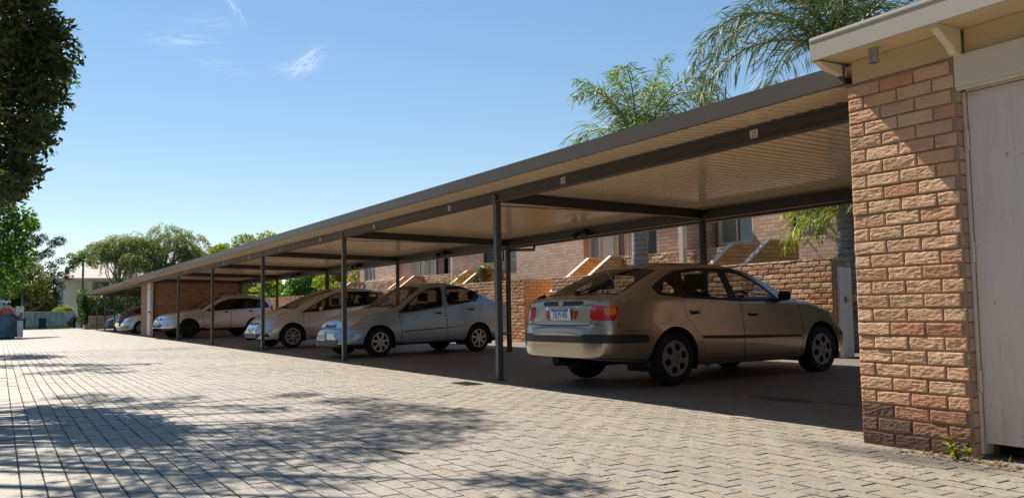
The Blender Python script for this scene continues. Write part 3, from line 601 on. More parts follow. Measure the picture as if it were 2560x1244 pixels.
# stair side walls (sloping pale caps) and porch walls
def stair_wall(x, label, y_low=12.5, z_low=1.72, y_hi=13.08, z_hi=2.145, y_end=13.9, mat='brick_stair_bounce'):
    t = thing('stair_wall', label, 'stair wall', group='sloping brick stair walls')
    sl_ = (z_hi-z_low)/(y_hi-y_low); yb = 11.9; zb_ = z_low-sl_*(y_low-yb)
    m = MB(); m.prism([(yb, 0.04), (y_end, 0.04), (y_end, z_hi), (y_hi, z_hi), (yb, zb_)], 'x', x-.06, x+.06); m.build('wall', M[mat], t)
    c = MB(); n_ = Vector((0, -sl_, 1)).normalized()*.03
    c.prism([(yb, zb_+.002), (y_hi, z_hi+.002), (y_end, z_hi+.002), (y_end, z_hi+.028), (y_hi+n_.y*.4, z_hi+.028), (yb+n_.y, zb_+n_.z)], 'x', x-.066, x+.066); c.build('cap', M['cap'], t, bevel=0.003)
    return t
SW = [(-13.14, 'sloping brick stair wall left of the flight behind the champagne hatchback roof'), (-12.15, 'sloping brick stair wall closest to the leaning palm fronds and lattice door'),
      (-18.24, 'sloping brick stair wall just right of the bare brick facade'), (-17.30, 'sloping brick stair wall beside the pale ringed palm trunk'),
      (-25.0, 'sloping brick stair wall left of the creeper covered flight'), (-24.05, 'sloping brick stair wall draped in creeper'),
      (-30.12, 'sloping brick stair wall partly hidden by a carport rear post'), (-29.2, 'sloping brick stair wall below the brown door'), (-35.87, 'sloping brick stair wall farthest along, beside white flowers')]
for x, l in SW: stair_wall(x, l)
def porch(x0, x1, z, label):
    t = thing('porch_wall', label, 'porch wall', group='low brick porch walls')
    m = MB(); m.box(x0, x1, 13.42, 13.64, 0.04, z); m.build('core', M['mortar_dark'], t)
    brick_face('brick_courses', M['rock_wall'], t, (x0, 13.42, 0.9), (1, 0, 0), (0, -1, 0), x1-x0, z-0.9, nx=3, nz=2, rough=0.006, pro=0.010, jt=0.012, seed=int(-x0))
    m = MB(); m.box(x0, x1, 13.43, 13.66, z, z+.008); m.build('coping', M['cap'], t)
porch(-17.2, -13.24, 2.14, 'low brick porch wall between the ringed palm trunk and white porch post')
porch(-29.1, -25.1, 2.15, 'low brick porch wall in front of the brown door')
porch(-34.2, -31.0, 2.12, 'low brick porch wall far along near white flowers')
porch(-12.0, -6.5, 1.75, 'low brick porch wall behind the palm trunk nearest the shed')

# ------------------------------------------------------------------ terrace of brick townhouses
def wall_open(mb, x0, x1, z0, z1, y0, y1, ops, mi=0):
    xs = sorted(set([x0, x1]+[a for o_ in ops for a in o_[:2]]))
    for a, b in zip(xs, xs[1:]):
        zc = z0
        for o_ in sorted([o_ for o_ in ops if o_[0] <= a+1e-6 and o_[1] >= b-1e-6], key=lambda o_: o_[2]):
            if o_[2] > zc: mb.box(a, b, y0, y1, zc, o_[2], mi)
            zc = o_[3]
        if z1 > zc: mb.box(a, b, y0, y1, zc, z1, mi)
def house(label, x0, x1, ye=13.5):
    t = thing('townhouse', label, 'townhouse', group='row of brick townhouses')
    m = MB(); m.prism([(ye, 3.72), (21.5, 3.72), (21.5, 3.78), (17.5, 5.05), (ye, 3.80)], 'x', x0, x1); m.build('roof', M['roof_tile'], t); return t
def tilemat(name, c1, c2):
    s = NT(name); p = s.pos(); sp = s.new('ShaderNodeSeparateXYZ'); s.link(p, sp.inputs[0])
    cb = s.new('ShaderNodeCombineXYZ'); s.link(s.math('ADD', sp.outputs[0], sp.outputs[1]), cb.inputs[0]); s.link(sp.outputs[2], cb.inputs[1])
    bt = s.new('ShaderNodeTexBrick', offset=0.5); s.link(cb.outputs[0], bt.inputs['Vector']); bt.inputs['Scale'].default_value = 1
    bt.inputs['Brick Width'].default_value = 0.34; bt.inputs['Row Height'].default_value = 0.16; bt.inputs['Mortar Size'].default_value = 0.025
    bt.inputs['Color1'].default_value = c4(c1); bt.inputs['Color2'].default_value = c4(c2); bt.inputs['Mortar'].default_value = c4(mul(c1, .35))
    s.bsdf(bt.outputs['Color'], 0.7, bump=s.math('SUBTRACT', 1.0, bt.outputs['Fac']), bdist=0.03); return s.out()
M['roof_tile'] = tilemat('terracotta_roof_tile', (0.30, 0.16, 0.11), (0.36, 0.21, 0.15))
M['roof_grey'] = tilemat('weathered_roof_tile', (0.40, 0.32, 0.28), (0.48, 0.40, 0.35))
def lattice(mb, x0, x1, z0, z1, y, step=0.085, w=0.010):
    """diamond security mesh as real crossed bars"""
    for sgn in (1, -1):
        k = -int((z1-z0)/step)-1
        while x0+k*step < x1+(z1-z0)+step:
            pts = []
            a = x0+k*step
            for zz in (z0, z1):
                pts.append((a+(zz-z0)*sgn if sgn > 0 else a+(z1-z0)-(zz-z0)-(z1-z0), zz))
            (xa, za), (xb, zb2) = pts
            def clipx(xa, za, xb, zb2):
                if (xa < x0 and xb < x0) or (xa > x1 and xb > x1): return None
                def at_(x): return za+(zb2-za)*(x-xa)/(xb-xa)
                q = []
                for (x, z, o_x) in ((xa, za, xb), (xb, zb2, xa)):
                    if x < x0: q.append((x0, at_(x0)))
                    elif x > x1: q.append((x1, at_(x1)))
                    else: q.append((x, z))
                return q
            if sgn < 0: xa, xb = a, a-(z1-z0)
            q = clipx(xa, za, xb, zb2)
            if q and abs(q[0][0]-q[1][0]) > 0.01:
                (xa, za), (xb, zb2) = q
                mb.add([(xa-w*.7, y, za), (xa+w*.7, y, za), (xb+w*.7, y, zb2), (xb-w*.7, y, zb2), (xa-w*.7, y+.006, za), (xa+w*.7, y+.006, za), (xb+w*.7, y+.006, zb2), (xb-w*.7, y+.006, zb2)],
                       [(0, 1, 2, 3), (7, 6, 5, 4), (0, 4, 5, 1), (1, 5, 6, 2), (2, 6, 7, 3), (3, 7, 4, 0)])
            k += 1
def window(t, x0, x1, z0, z1, y, panes, frame='cream2'):
    """panes: list of (xa, xb, kind)"""
    f = MB(); fw = 0.045
    f.box(x0, x1, y+.02, y+.07, z0, z0+fw); f.box(x0, x1, y+.02, y+.07, z1-fw, z1); f.box(x0, x0+fw, y+.02, y+.07, z0+fw, z1-fw); f.box(x1-fw, x1, y+.02, y+.07, z0+fw, z1-fw)
    for xa, xb, k in panes[1:]: f.box(xa-fw*.5, xa+fw*.5, y+.022, y+.068, z0+fw, z1-fw)
    fo = f.build('window', M[frame], t)
    for xa, xb, k in panes:
        g = MB()
        if k == 'lattice':
            lattice(g, xa+.02, xb-.02, z0+fw, z1-fw, y+.03); g.build('security_screen', M['mesh_white'], fo); g = MB(); g.box(xa, xb, y+.075, y+.085, z0+fw, z1-fw); g.build('pane', M['window'], fo)
        elif k == 'louvre':
            n = int((z1-z0-2*fw)/.09)
            for i in range(n):
                zz = z0+fw+i*.09; g.add([(xa, y+.03, zz), (xb, y+.03, zz), (xb, y+.065, zz+.085), (xa, y+.065, zz+.085), (xa, y+.035, zz-.003), (xb, y+.035, zz-.003), (xb, y+.070, zz+.082), (xa, y+.070, zz+.082)], [(0, 1, 2, 3), (7, 6, 5, 4), (0, 4, 5, 1), (2, 6, 7, 3), (1, 5, 6, 2), (3, 7, 4, 0)])
            g.build('louvre', M['blueslat'], fo)
        elif k == 'curtain':
            n = 14; prof = [(xa+(xb-xa)*i/n, y+.09+.018*(i % 2)) for i in range(n+1)]
            g.add([(a, b, z) for a, b in prof for z in (z0+fw, z1-fw)], [(2*i, 2*i+2, 2*i+3, 2*i+1) for i in range(n)]); g.build('curtain', M['curtain'], fo)
        else:
            g.box(xa+.01, xb-.01, y+.055, y+.062, z0+fw, z1-fw); g.build('pane', M[{'dark': 'window', 'grey': 'window_grey', 'black': 'screen_dark', 'brown': 'brown_door'}[k]], fo)
YB, YR = 13.62, 14.6
h1 = house('brick townhouse with lattice window and cream door frame behind the champagne hatchback', -15.3, -8.0, 14.48)
m = MB(); wall_open(m, -15.08, -8.0, 0.05, 3.72, YR, YR+.23, [(-15.05, -13.98, 2.31, 3.5), (-12.92, -11.95, 2.26, 3.6)]); m.box(-8.2, -8.0, YR+.23, 21, 0.05, 3.72); m.box(-15.3, -8.2, 21, 21.2, .05, 3.72)
m.build('wall', M['brick_house'], h1)
window(h1, -15.05, -13.98, 2.31, 3.5, YR, [(-15.02, -14.52, 'lattice'), (-14.50, -14.0, 'dark')])
window(h1, -12.92, -11.95, 2.26, 3.6, YR, [(-12.80, -12.25, 'lattice'), (-12.25, -11.98, 'dark')])
pp = MB(); pp.box(-14.94, -14.80, 13.24, 13.36, 0.05, 3.72); pp.build('porch_post', M['cream2'], h1, bevel=.005)
h0 = house('end brick townhouse of the row, unseen behind the brick storage shed', -7.99, 3.0, 14.48)  # unseen continuation of the row; also closes the sky gap beside the hatchback
m = MB(); wall_open(m, -7.99, 3.0, .05, 3.72, YR, YR+.23, [(-6.5, -5.2, 2.3, 3.5)]); m.box(2.77, 3.0, YR+.23, 21, .05, 3.72); m.box(-7.99, 2.77, 21, 21.2, .05, 3.72); m.build('wall', M['brick_house'], h0)
window(h0, -6.5, -5.2, 2.3, 3.5, YR, [(-6.45, -5.85, 'curtain'), (-5.85, -5.25, 'dark')])
h2 = house('brick townhouse with bare projecting brick facade and curtained entry behind a palm', -22.75, -15.31)
m = MB(); m.box(-22.75, -19.2, YB, YB+.35, 0.05, 3.72); YE = 13.76
wall_open(m, -19.2, -15.54, .05, 3.72, YE, YE+.23, [(-19.16, -17.98, 2.10, 3.4), (-17.94, -17.56, 1.25, 3.4), (-17.52, -16.9, 2.10, 3.4), (-16.86, -16.32, 1.9, 3.4)]); m.box(-15.54, -15.31, YE, 21, .05, 3.72); m.box(-22.75, -22.52, YB+.35, 21, .05, 3.72); m.box(-22.52, -15.54, 21, 21.2, .05, 3.72)
m.build('wall', M['brick_house'], h2)
window(h2, -19.16, -17.98, 2.10, 3.4, YE, [(-19.14, -18.72, 'lattice'), (-18.70, -18.14, 'curtain'), (-18.10, -18.0, 'dark')])
window(h2, -17.94, -17.56, 1.25, 3.4, YE, [(-17.92, -17.58, 'brown')])
window(h2, -17.52, -16.9, 2.10, 3.4, YE, [(-17.50, -16.92, 'curtain')])
window(h2, -16.86, -16.32, 1.9, 3.4, YE, [(-16.84, -16.34, 'black')], 'brown_door')
h3 = house('brick townhouse with brown door, creeper stair and pale louvre window', -31.9, -22.76)
m = MB(); wall_open(m, -31.9, -22.76, .05, 3.72, YB+.16, YB+.39, [(-31.0, -29.75, 2.2, 3.5), (-29.6, -27.25, 1.25, 3.5), (-25.15, -22.78, 2.42, 3.5)]); m.box(-31.9, -22.99, 21, 21.2, .05, 3.72); m.box(-22.99, -22.76, YB+.36, 21.2, .05, 3.72); m.build('wall', M['brick_house'], h3)
Y3 = YB+.17
window(h3, -31.0, -29.75, 2.2, 3.5, Y3, [(-30.95, -30.36, 'lattice'), (-30.34, -29.9, 'dark')])
window(h3, -29.6, -28.88, 1.25, 3.5, Y3, [(-29.55, -28.92, 'lattice')])
window(h3, -28.84, -28.2, 1.25, 3.5, Y3, [(-28.8, -28.24, 'brown')], 'brown_door')
window(h3, -27.85, -27.27, 1.25, 3.5, Y3, [(-27.82, -27.3, 'lattice')], 'brown_door')
window(h3, -25.15, -23.9, 2.42, 3.5, Y3, [(-25.1, -24.5, 'black'), (-24.5, -23.95, 'dark')], 'screen_dark')
window(h3, -23.82, -22.8, 2.42, 3.5, Y3, [(-23.78, -23.1, 'lattice'), (-23.1, -22.84, 'louvre')])
pp = MB(); pp.box(-26.54, -26.44, 13.26, 13.36, 0.05, 3.72); pp.build('porch_post', M['cream2'], h3, bevel=.005)
h4 = house('farthest brick townhouse with cream framed window beyond white flowers', -42.5, -31.91)
m = MB(); m.box(-34.36, -31.91, YB, YB+.23, .05, 3.72); wall_open(m, -38.0, -34.36, .05, 3.72, YB+.05, YB+.28, [(-35.8, -34.4, 2.17, 3.5), (-37.3, -36.3, 1.25, 3.5)]); wall_open(m, -42.5, -38.0, .05, 3.72, YR, YR+.23, []); m.box(-42.5, -32.15, 21, 21.2, .05, 3.72); m.box(-32.15, -31.92, YB+.2, 21.2, .05, 3.72); m.box(-38.23, -38.0, YB+.2, YR+.2, .05, 3.72); m.build('wall', M['brick_house'], h4)
window(h4, -35.8, -34.4, 2.17, 3.5, YB+.06, [(-35.75, -35.3, 'grey'), (-35.3, -34.85, 'grey'), (-34.85, -34.45, 'grey')])
window(h4, -37.3, -36.3, 1.25, 3.5, YB+.06, [(-37.25, -36.75, 'grey'), (-36.75, -36.35, 'curtain')])

# ================================================================== plants
def palm(name, label, base, crown, r0, fronds, mat, seed, leafL=0.55, nl=64, lw=0.020, trunk=True, boots=True):
    nl = int(nl*1.55)
    t = thing(name, label, 'palm tree', base, group='palms behind the carport'); g = random.Random(seed)
    B = Vector(base); Cc = Vector(crown)-B
    if trunk:
        m = MB(); n = 14; pts = [Vector((0, 0, 0)).lerp(Cc, i/n)+Vector((math.sin(i*.5+seed)*.02, 0, 0)) for i in range(n+1)]
        m.tube(pts, [r0*(1.25 if i == 0 else 1.0+0.06*math.sin(i*2.3)-0.12*i/n) for i in range(n+1)], 14); m.build('trunk', M['trunkp'], t, smooth=True)
        m = MB(); m.tube([Cc-Vector((0, 0, .05)), Cc+Vector((0, 0, .35)), Cc+Vector((0, 0, .75))], [r0*.82, r0*.6, r0*.15], 12); m.build('crownshaft', M['leaf_green_plain'], t, smooth=True)
    for az, el, L, droop in fronds:
        a = R(az); d0 = Vector((math.cos(a)*math.cos(R(el)), math.sin(a)*math.cos(R(el)), math.sin(R(el))))
        pts = []; p = Cc+Vector((0, 0, .25)); d = d0.copy(); N = 22
        for i in range(N+1):
            pts.append(p.copy()); k = i/N
            d = (d+Vector((0, 0, -1))*droop/N*(0.35+1.6*k)).normalized(); p = p+d*(L/N)
        m = MB(); m.tube(pts, [0.026*(1-.85*i/N)+.004 for i in range(N+1)], 6)
        fr = m.build('frond', M['leaf_green_plain'], t, smooth=True)
        P = []; D = []; LL = []; TT = []
        for i in range(nl*2):
            k = 0.08+0.92*(i/(nl*2)); x = k*N; j = min(int(x), N-1); q = pts[j].lerp(pts[j+1], x-j); tan = (pts[j+1]-pts[j]).normalized()
            side = tan.cross(Vector((0, 0, 1)));  side = side.normalized() if side.length > .05 else Vector((1, 0, 0)); up = side.cross(tan)
            s_ = 1 if i % 2 else -1; roll = g.uniform(-0.9, 0.9)
            v = (side*s_*math.cos(roll)+up*math.sin(roll))*0.82+tan*0.55+Vector((0, 0, -0.18*g.random()))
            ln = leafL*(0.55+0.6*math.sin(math.pi*min(1, k*1.02+.05)))*(0.8+.35*g.random())
            # two segments so each leaflet droops
            v.normalize(); h = q+v*ln*.55; P.append(q); D.append(v); LL.append(ln*.62); TT.append(.25+.5*g.random())
            v2 = (v+Vector((0, 0, -0.55-.3*g.random()))).normalized(); P.append(h); D.append(v2); LL.append(ln*.6); TT.append(.25+.6*g.random())
        lf = leaf_object('leaflets', P, D, np.array(LL), lw, mat, fr, np.array(TT))
    return t
M['leaf_green_plain'] = plain('palm_stem_green', (0.10, 0.14, 0.035), 0.5, var=0.3, scale=5)
palm('palm_tree', 'tall dark green palm with feathery fronds arching above the brick storage shed', (-9.95, 12.6, .05), (-9.9, 12.6, 5.05), .155,
     [(178, 62, 3.6, 2.2), (200, 50, 3.5, 2.6), (215, 30, 3.3, 2.3), (165, 40, 3.2, 2.6), (240, 45, 3.3, 2.4), (100, 55, 3.2, 2.0), (60, 40, 3.2, 2.2), (20, 50, 3.2, 2.0), (-20, 62, 3.2, 1.9), (-50, 45, 3.2, 2.2), (-80, 60, 3.2, 2.1), (270, 75, 3.0, 1.6), (140, 70, 3.2, 1.9), (0, 78, 3.0, 1.5), (225, 68, 3.4, 2.0)], M['leaf_palm_dark'], 3, 0.60, 70, .023)
palm('palm_tree', 'bright green palm with pale ringed trunk rising behind the middle of the carport', (-15.5, 12.55, .05), (-15.35, 12.5, 4.05), .20,
     [(205, 58, 2.8, 3.3), (222, 44, 2.5, 3.0), (20, 72, 3.3, 3.0), (8, 66, 3.2, 3.1), (0, 52, 2.8, 3.0), (45, 80, 2.4, 1.0), (60, 66, 2.6, 2.0), (120, 74, 2.6, 1.6), (180, 78, 2.4, 1.2), (270, 70, 2.5, 2.2), (310, 76, 2.5, 2.0), (-30, 40, 2.2, 2.0), (240, 72, 2.4, 1.5)], M['leaf_palm'], 8, 0.50, 60, .026)
palm('palm_tree', 'short young palm with bright yellow green fronds over the garden wall end', (-9.45, 12.95, .05), (-9.45, 12.95, 2.0), .09,
     [(200, 62, 2.3, 2.7), (215, 40, 2.0, 2.4), (185, 75, 2.4, 2.2), (235, 60, 1.9, 2.6), (20, 60, 2.0, 2.4), (-30, 55, 2.0, 2.5), (90, 60, 2.0, 2.2), (140, 62, 2.0, 2.2), (170, 50, 2.2, 2.6), (300, 55, 1.9, 2.6)], M['leaf_palm_y'], 5, 0.50, 54, .027)

def leafy(name, label, cat, base, clumps, n, size, mat, group=None, trunk=None, shell=.5, asp=.5, seed=1, droop=0.0, bend=.3):
    t = thing(name, label, cat, (0, 0, 0), group=group)
    P, d, ids = cloud_points(clumps, n, shell)
    D = d*0.5+rng.normal(size=(n, 3))*0.7; D[:, 2] -= droop
    tb = np.random.default_rng(seed).random(len(clumps))*0.45
    L = size*(0.6+0.8*rng.random(n))
    lf = leaf_object('crown' if trunk else 'foliage', P, D, L, L*asp, mat, t, tb[ids]+rng.random(n)*0.55)
    if trunk: branches('trunk', base, trunk[0], clumps[:trunk[2]], trunk[1], M['bark'], t, seed, bend)
    else:
        m = MB(); g = random.Random(seed)
        for ce, ra, w_ in clumps[:14]: m.tube([Vector(base)+Vector((g.uniform(-.1, .1), g.uniform(-.1, .1), 0)), Vector(base).lerp(Vector(ce), .55)+Vector((g.uniform(-.1, .1), g.uniform(-.1, .1), .1)), Vector(ce)], [.02, .014, .006], 5)
        m.build('stems', M['bark'], t, smooth=True)
    return t
# -- the big dark tree whose branches enter at top left and overhang the driveway
def shadow_clump(gx, gy, z, r): return ((gx-0.858*z, gy-0.099*z, z), (r, r, r*.55), r*r*1.1)
def edge_clumps(X, pts, sc_y, y_ref, z_ref, sc_z, seed):
    """a ragged outline of leafy sprigs round a denser inside; pts = outline corners (units of the outline, y down)"""
    g = random.Random(seed); out = []
    for (x0, y0), (x1, y1) in zip(pts, pts[1:]):
        L = math.hypot(x1-x0, y1-y0); n = max(1, int(L/13))
        for i in range(n):
            t = (i+g.random())/n; x = x0+(x1-x0)*t; y = y0+(y1-y0)*t; k = g.uniform(-16, 4)
            r = g.uniform(.06, .15); out.append(((X+g.uniform(-.5, .5), (x+k)*sc_y, z_ref-(y-y_ref)*sc_z), (r*1.5, r*1.3, r*.7), r*r*3.2))
        for i in range(max(1, int(L/26))):
            t = g.random(); x = (x0+(x1-x0)*t); y = y0+(y1-y0)*t
            for f in (.8, .5, .2, -.1): r = g.uniform(.16, .30); out.append(((X-.2+g.uniform(-.6, .6), (x*f+g.uniform(-14, 8))*sc_y, z_ref-(y+g.uniform(-20, 20)-y_ref)*sc_z), (r*1.5, r*1.15, r*.75), r*r*1.9))
    return out
OUTL = [(70, -60), (85, 0), (95, 55), (125, 95), (165, 122), (160, 175), (172, 240), (118, 262), (90, 300), (118, 330), (88, 372), (78, 415), (58, 452), (24, 474), (0, 490)]
CL = edge_clumps(-11.2, OUTL, .00374, 240, 3.48, .0047, 5)
CL = [(c, r, w) for i, (c, r, w) in enumerate(CL) if r[0] > .2 and i % 3 != 1]
NV = len(CL)
CL += rand_clumps((-12.2, -2.8, 5.6), (2.6, 2.2, 2.4), 26, .85, 3)
for gx, gy, z, r in ((-6.9, 3.0, 7.2, .34), (-7.6, 2.7, 7.4, .5), (-8.5, 2.6, 7.6, .42), (-9.5, 2.35, 7.6, .3), (-6.2, 2.6, 7.0, .5), (-7.2, 2.15, 7.1, .42), (-6.5, 1.95, 6.9, .62), (-5.6, 2.05, 6.8, .42), (-5.9, 1.55, 6.4, .55), (-5.2, 1.5, 6.4, .34), (-6.9, 1.3, 6.6, .45), (-8.3, 1.75, 7.0, .26),
                     (-6.1, 1.0, 6.0, .55), (-5.3, .85, 5.6, .5), (-7.2, .65, 6.1, .5), (-6.2, .35, 5.6, .6), (-5.0, .3, 5.4, .55), (-4.6, 1.1, 5.6, .3), (-4.05, 1.95, 5.5, .2), (-3.8, 2.15, 5.4, .25), (-3.4, 1.9, 5.2, .3), (-9.4, .9, 7.2, .36), (-10.2, .55, 7.4, .42), (-11.0, .35, 7.5, .4), (-10.0, 1.3, 7.4, .25), (-7.9, .2, 6.2, .5), (-8.8, 1.5, 7.2, .22)):
    CL.append(shadow_clump(gx, gy, z, r))
CL = [(c, r, w*(2.2 if i < NV else .55 if i < NV+26 else 2.0)) for i, (c, r, w) in enumerate(CL)]
big = leafy('tree', 'large dark leafy tree whose branches hang in at the top left', 'tree', (-12.6, -4.2, -.03), CL, 34000, .085, M['leaf_dark'], 'trees left of the driveway', ((-12.4, -3.4, 5.8), .22, 400), .35, .48, 4, .15)
g = random.Random(19); P = []; D = []; LL = []; TT = []; m = MB()      # ragged outer twigs with leaves set along them
for (x0, y0), (x1, y1) in zip(OUTL, OUTL[1:]):
    L = math.hypot(x1-x0, y1-y0)
    for i in range(max(2, int(L/5))):
        t = g.random(); x = x0+(x1-x0)*t; y = y0+(y1-y0)*t; X = -11.2+g.uniform(-.7, .7); k0 = g.uniform(-75, -30); k1 = g.choice((-14, -8, 0, 6, 14, 24, 34))
        a = Vector((X-.1, (x+k0)*.00374, 3.48-(y+g.uniform(-30, 20)-240)*.0047)); b = Vector((X, (x+k1)*.00374, 3.48-(y+g.uniform(-6, 26)-240)*.0047)); c = a.lerp(b, .55)+Vector((0, 0, g.uniform(.0, .06)))
        m.tube([a, c, b], [.006, .004, .002], 4); tb = g.random()*.7; n = max(5, int((b-a).length/.022))
        for q in range(n):
            f = .15+.85*q/n; p = a.lerp(c, f/.55) if f < .55 else c.lerp(b, (f-.55)/.45); P.append(p); d = (b-a).normalized(); D.append(d*.6+Vector((g.gauss(0, .8), g.gauss(0, .8), g.gauss(0, .7)))); LL.append(g.uniform(.055, .12)); TT.append(tb+.3*g.random())
tw_ = m.build('twigs', M['bark'], big, smooth=True); leaf_object('leaves', P, [tuple(d) for d in D], np.array(LL), np.array(LL)*.46, M['leaf_dark'], tw_, np.array(TT))
# shadow-casting companion farther along, all of it left of the driveway
CL = rand_clumps((-22.5, -2.4, 4.0), (2.6, 1.9, 1.6), 24, .8, 12)+[((-25.2, -.15, 3.8), (.8, .5, .42), .55), ((-25.0, .1, 4.0), (.5, .3, .25), .2), ((-25.2, .2, 2.9), (.8, .55, .5), .6), ((-25.0, .45, 3.3), (.6, .35, .4), .4), ((-25.3, .35, 2.4), (.7, .42, .4), .45), ((-25.6, .1, 1.75), (.7, .5, .35), .4), ((-25.0, -.3, 3.0), (.9, .6, .9), 1.0), ((-25.4, -.4, 2.0), (.8, .6, .6), .7)]
for gx, gy, z, r in ((-17.4, 1.9, 6.6, .35), (-17.6, 1.2, 6.6, .6), (-18.3, .7, 6.6, .6), (-16.4, 1.0, 6.4, .5), (-15.3, 1.2, 6.2, .35), (-16.0, .4, 6.2, .5), (-19.0, .2, 6.5, .5)): CL.append(shadow_clump(gx, gy, z, r))
leafy('tree', 'bright green leafy tree below the dark tree at the left edge', 'tree', (-23.5, -3.4, -.03), CL, 20000, .12, M['leaf_green'], 'trees left of the driveway', ((-23.2, -2.8, 3.9), .16, 26), .35, .5, 6, .15)
CL = rand_clumps((-45.5, -1.3, 3.3), (2.0, 2.0, 1.2), 18, .75, 15)+[((-45.5, 1.3, 2.5), (.7, .7, .55), .6), ((-45.2, .7, 3.2), (.9, .8, .7), .8), ((-45.6, 1.6, 1.95), (.5, .42, .35), .3), ((-45.2, .4, 2.3), (.8, .6, .5), .6)]
leafy('tree', 'olive green tree drooping over the skip bin full of rubbish', 'tree', (-46.5, -2.2, -.03), CL, 12000, .16, M['leaf_olive'], 'trees left of the driveway', ((-46.0, -1.6, 3.0), .14, 22), .4, .5, 7, .3)

# -- dark layered conifer with tufted branch ends
t = thing('conifer', 'dark conifer with tufted upswept branches beyond the grey fence', 'tree', (0, 0, 0), group='trees beyond the fence')
tips = [(2.0, 7.3, .45), (1.3, 7.0, .6), (2.5, 6.5, .4), (3.6, 6.3, .45), (3.15, 6.05, .35), (2.0, 6.2, .55), (1.2, 5.9, .6), (2.9, 5.4, .4), (2.2, 5.2, .5), (3.75, 4.9, .32), (3.0, 4.6, .3), (3.3, 4.35, .28), (4.35, 4.25, .30), (3.4, 3.9, .25), (3.75, 3.95, .2), (4.1, 3.85, .2), (2.9, 3.8, .4), (2.1, 4.3, .55), (4.3, 3.7, .22), (3.1, 3.3, .45), (3.6, 3.0, .4), (1.2, 4.7, .7), (1.0, 3.4, .8), (2.4, 3.1, .6), (.2, 6.2, .8), (-.6, 5.0, .9), (0, 3.8, .9), (.5, 7.6, .5), (2.0, 2.4, .7), (3.2, 2.3, .5)]
g = random.Random(3); cl = []; m = MB(); m.tube([(-78, 1.6, 0), (-78, 1.6, 4), (-78, 1.4, 8.2)], [.22, .16, .04], 10)
for y, z, r in tips:
    k = 78/70.0; c = Vector((-78+g.uniform(-.8, .8), y*k, .9+(z-.9)*k)); cl.append((c, (r*1.05, r*1.05, r*.75), r*r)); q = Vector((-78, 1.55, max(1.0, c.z-1.3*abs(c.y-1.55)*.35-.4)))
    m.tube([q, q.lerp(c, .6)-Vector((0, 0, .22)), c], [.07, .045, .02], 6)
m.build('trunk', M['bark'], t, smooth=True); P, d, ids = cloud_points(cl, 15000, .3); leaf_object('crown', P, d+rng.normal(size=P.shape)*.5, .16+.1*rng.random(len(P)), .055, M['leaf_conifer'], t)

# -- weeping pepper trees
def pepper(label, base, top, dom, n_str, seed, r0):
    t = thing('pepper_tree', label, 'tree', (0, 0, 0), group='weeping trees behind the carport'); g = np.random.default_rng(seed)
    P = []; D = []; TT = []
    heads = []
    dom2 = []
    for ce, ra, hang in dom:
        for k in range(3):
            dd = g.normal(size=3); dd /= np.linalg.norm(dd); dom2.append((np.array(ce)+dd*np.array(ra)*.75, tuple(np.array(ra)*(.42+.25*g.random())), hang*(.65+.6*g.random())))
    for ce, ra, hang in dom2:
        heads.append((ce, ra, 1)); ce = np.array(ce)
        for _ in range(n_str):
            d = g.normal(size=3); d /= np.linalg.norm(d); d[2] = abs(d[2])*.9+.05
            p = ce+d*np.array(ra)*(.75+.3*g.random()); v = np.array([d[0]*.6, d[1]*.6, .25]); L = hang*(.45+.75*g.random()); k = int(L/.10); tb = .15+.6*g.random()
            for i in range(k):
                v = v+np.array([0, 0, -.16]); v /= np.linalg.norm(v)
                p = p+v*.10+g.normal(size=3)*.008
                for s_ in range(2):
                    P.append(p); q = g.normal(size=3); q[2] -= .5; D.append(q); TT.append(tb+.25*g.random())
    P = np.array(P); leaf_object('crown', P, np.array(D), .17+.10*g.random(len(P)), .052, M['leaf_pepper'], t, np.array(TT))
    branches('trunk', base, top, heads, r0, M['bark'], t, seed, .5)
pepper('broad weeping pepper tree with dark forked trunk, nearer the yellow green tree', (-80, 12.6, 0), (-80, 12.4, 6.0), [((-80, 12.0, 7.3), (1.5, 1.5, 1.2), 2.0), ((-80.5, 10.6, 7.0), (1.2, 1.1, 1.1), 2.6), ((-79.6, 13.6, 7.0), (1.2, 1.2, 1.1), 2.0), ((-80, 15.2, 6.3), (1.0, 1.1, 1.1), 2.3), ((-79.2, 10.2, 5.6), (.8, .8, .8), 2.4), ((-80.6, 12.6, 6.0), (1.4, 1.6, .9), 1.6), ((-79.4, 14.6, 5.4), (.9, 1.0, .8), 1.5), ((-79.6, 11.4, 5.0), (1.1, 1.2, .5), 1.6), ((-79.4, 13.4, 4.7), (1.0, 1.2, .5), 1.4), ((-79.6, 16.0, 5.2), (.8, .8, .6), 1.4)], 44, 31, .24)
pepper('weeping pepper tree with airy crown hanging over the white house roof', (-81.5, 9.2, 0), (-81.5, 8.8, 5.4), [((-81.5, 8.5, 7.0), (1.1, 1.1, 1.0), 2.6), ((-81.8, 7.7, 6.5), (.8, .8, .8), 1.4), ((-81.2, 9.4, 6.9), (1.0, 1.0, .9), 2.8), ((-81, 8.7, 6.0), (.8, .7, .6), 1.3), ((-80.8, 9.9, 5.4), (.6, .6, .5), 1.5)], 40, 37, .16)
CL = rand_clumps((-60, 14.6, 5.0), (1.6, 2.6, 1.2), 22, .7, 41)
leafy('tree', 'rounded yellow green tree showing just above the carport roof', 'tree', (-60, 14.6, 0), CL, 9000, .2, M['leaf_yellow'], 'trees behind the carport', ((-60, 14.6, 4.6), .18, 22), .55, .55, 42)
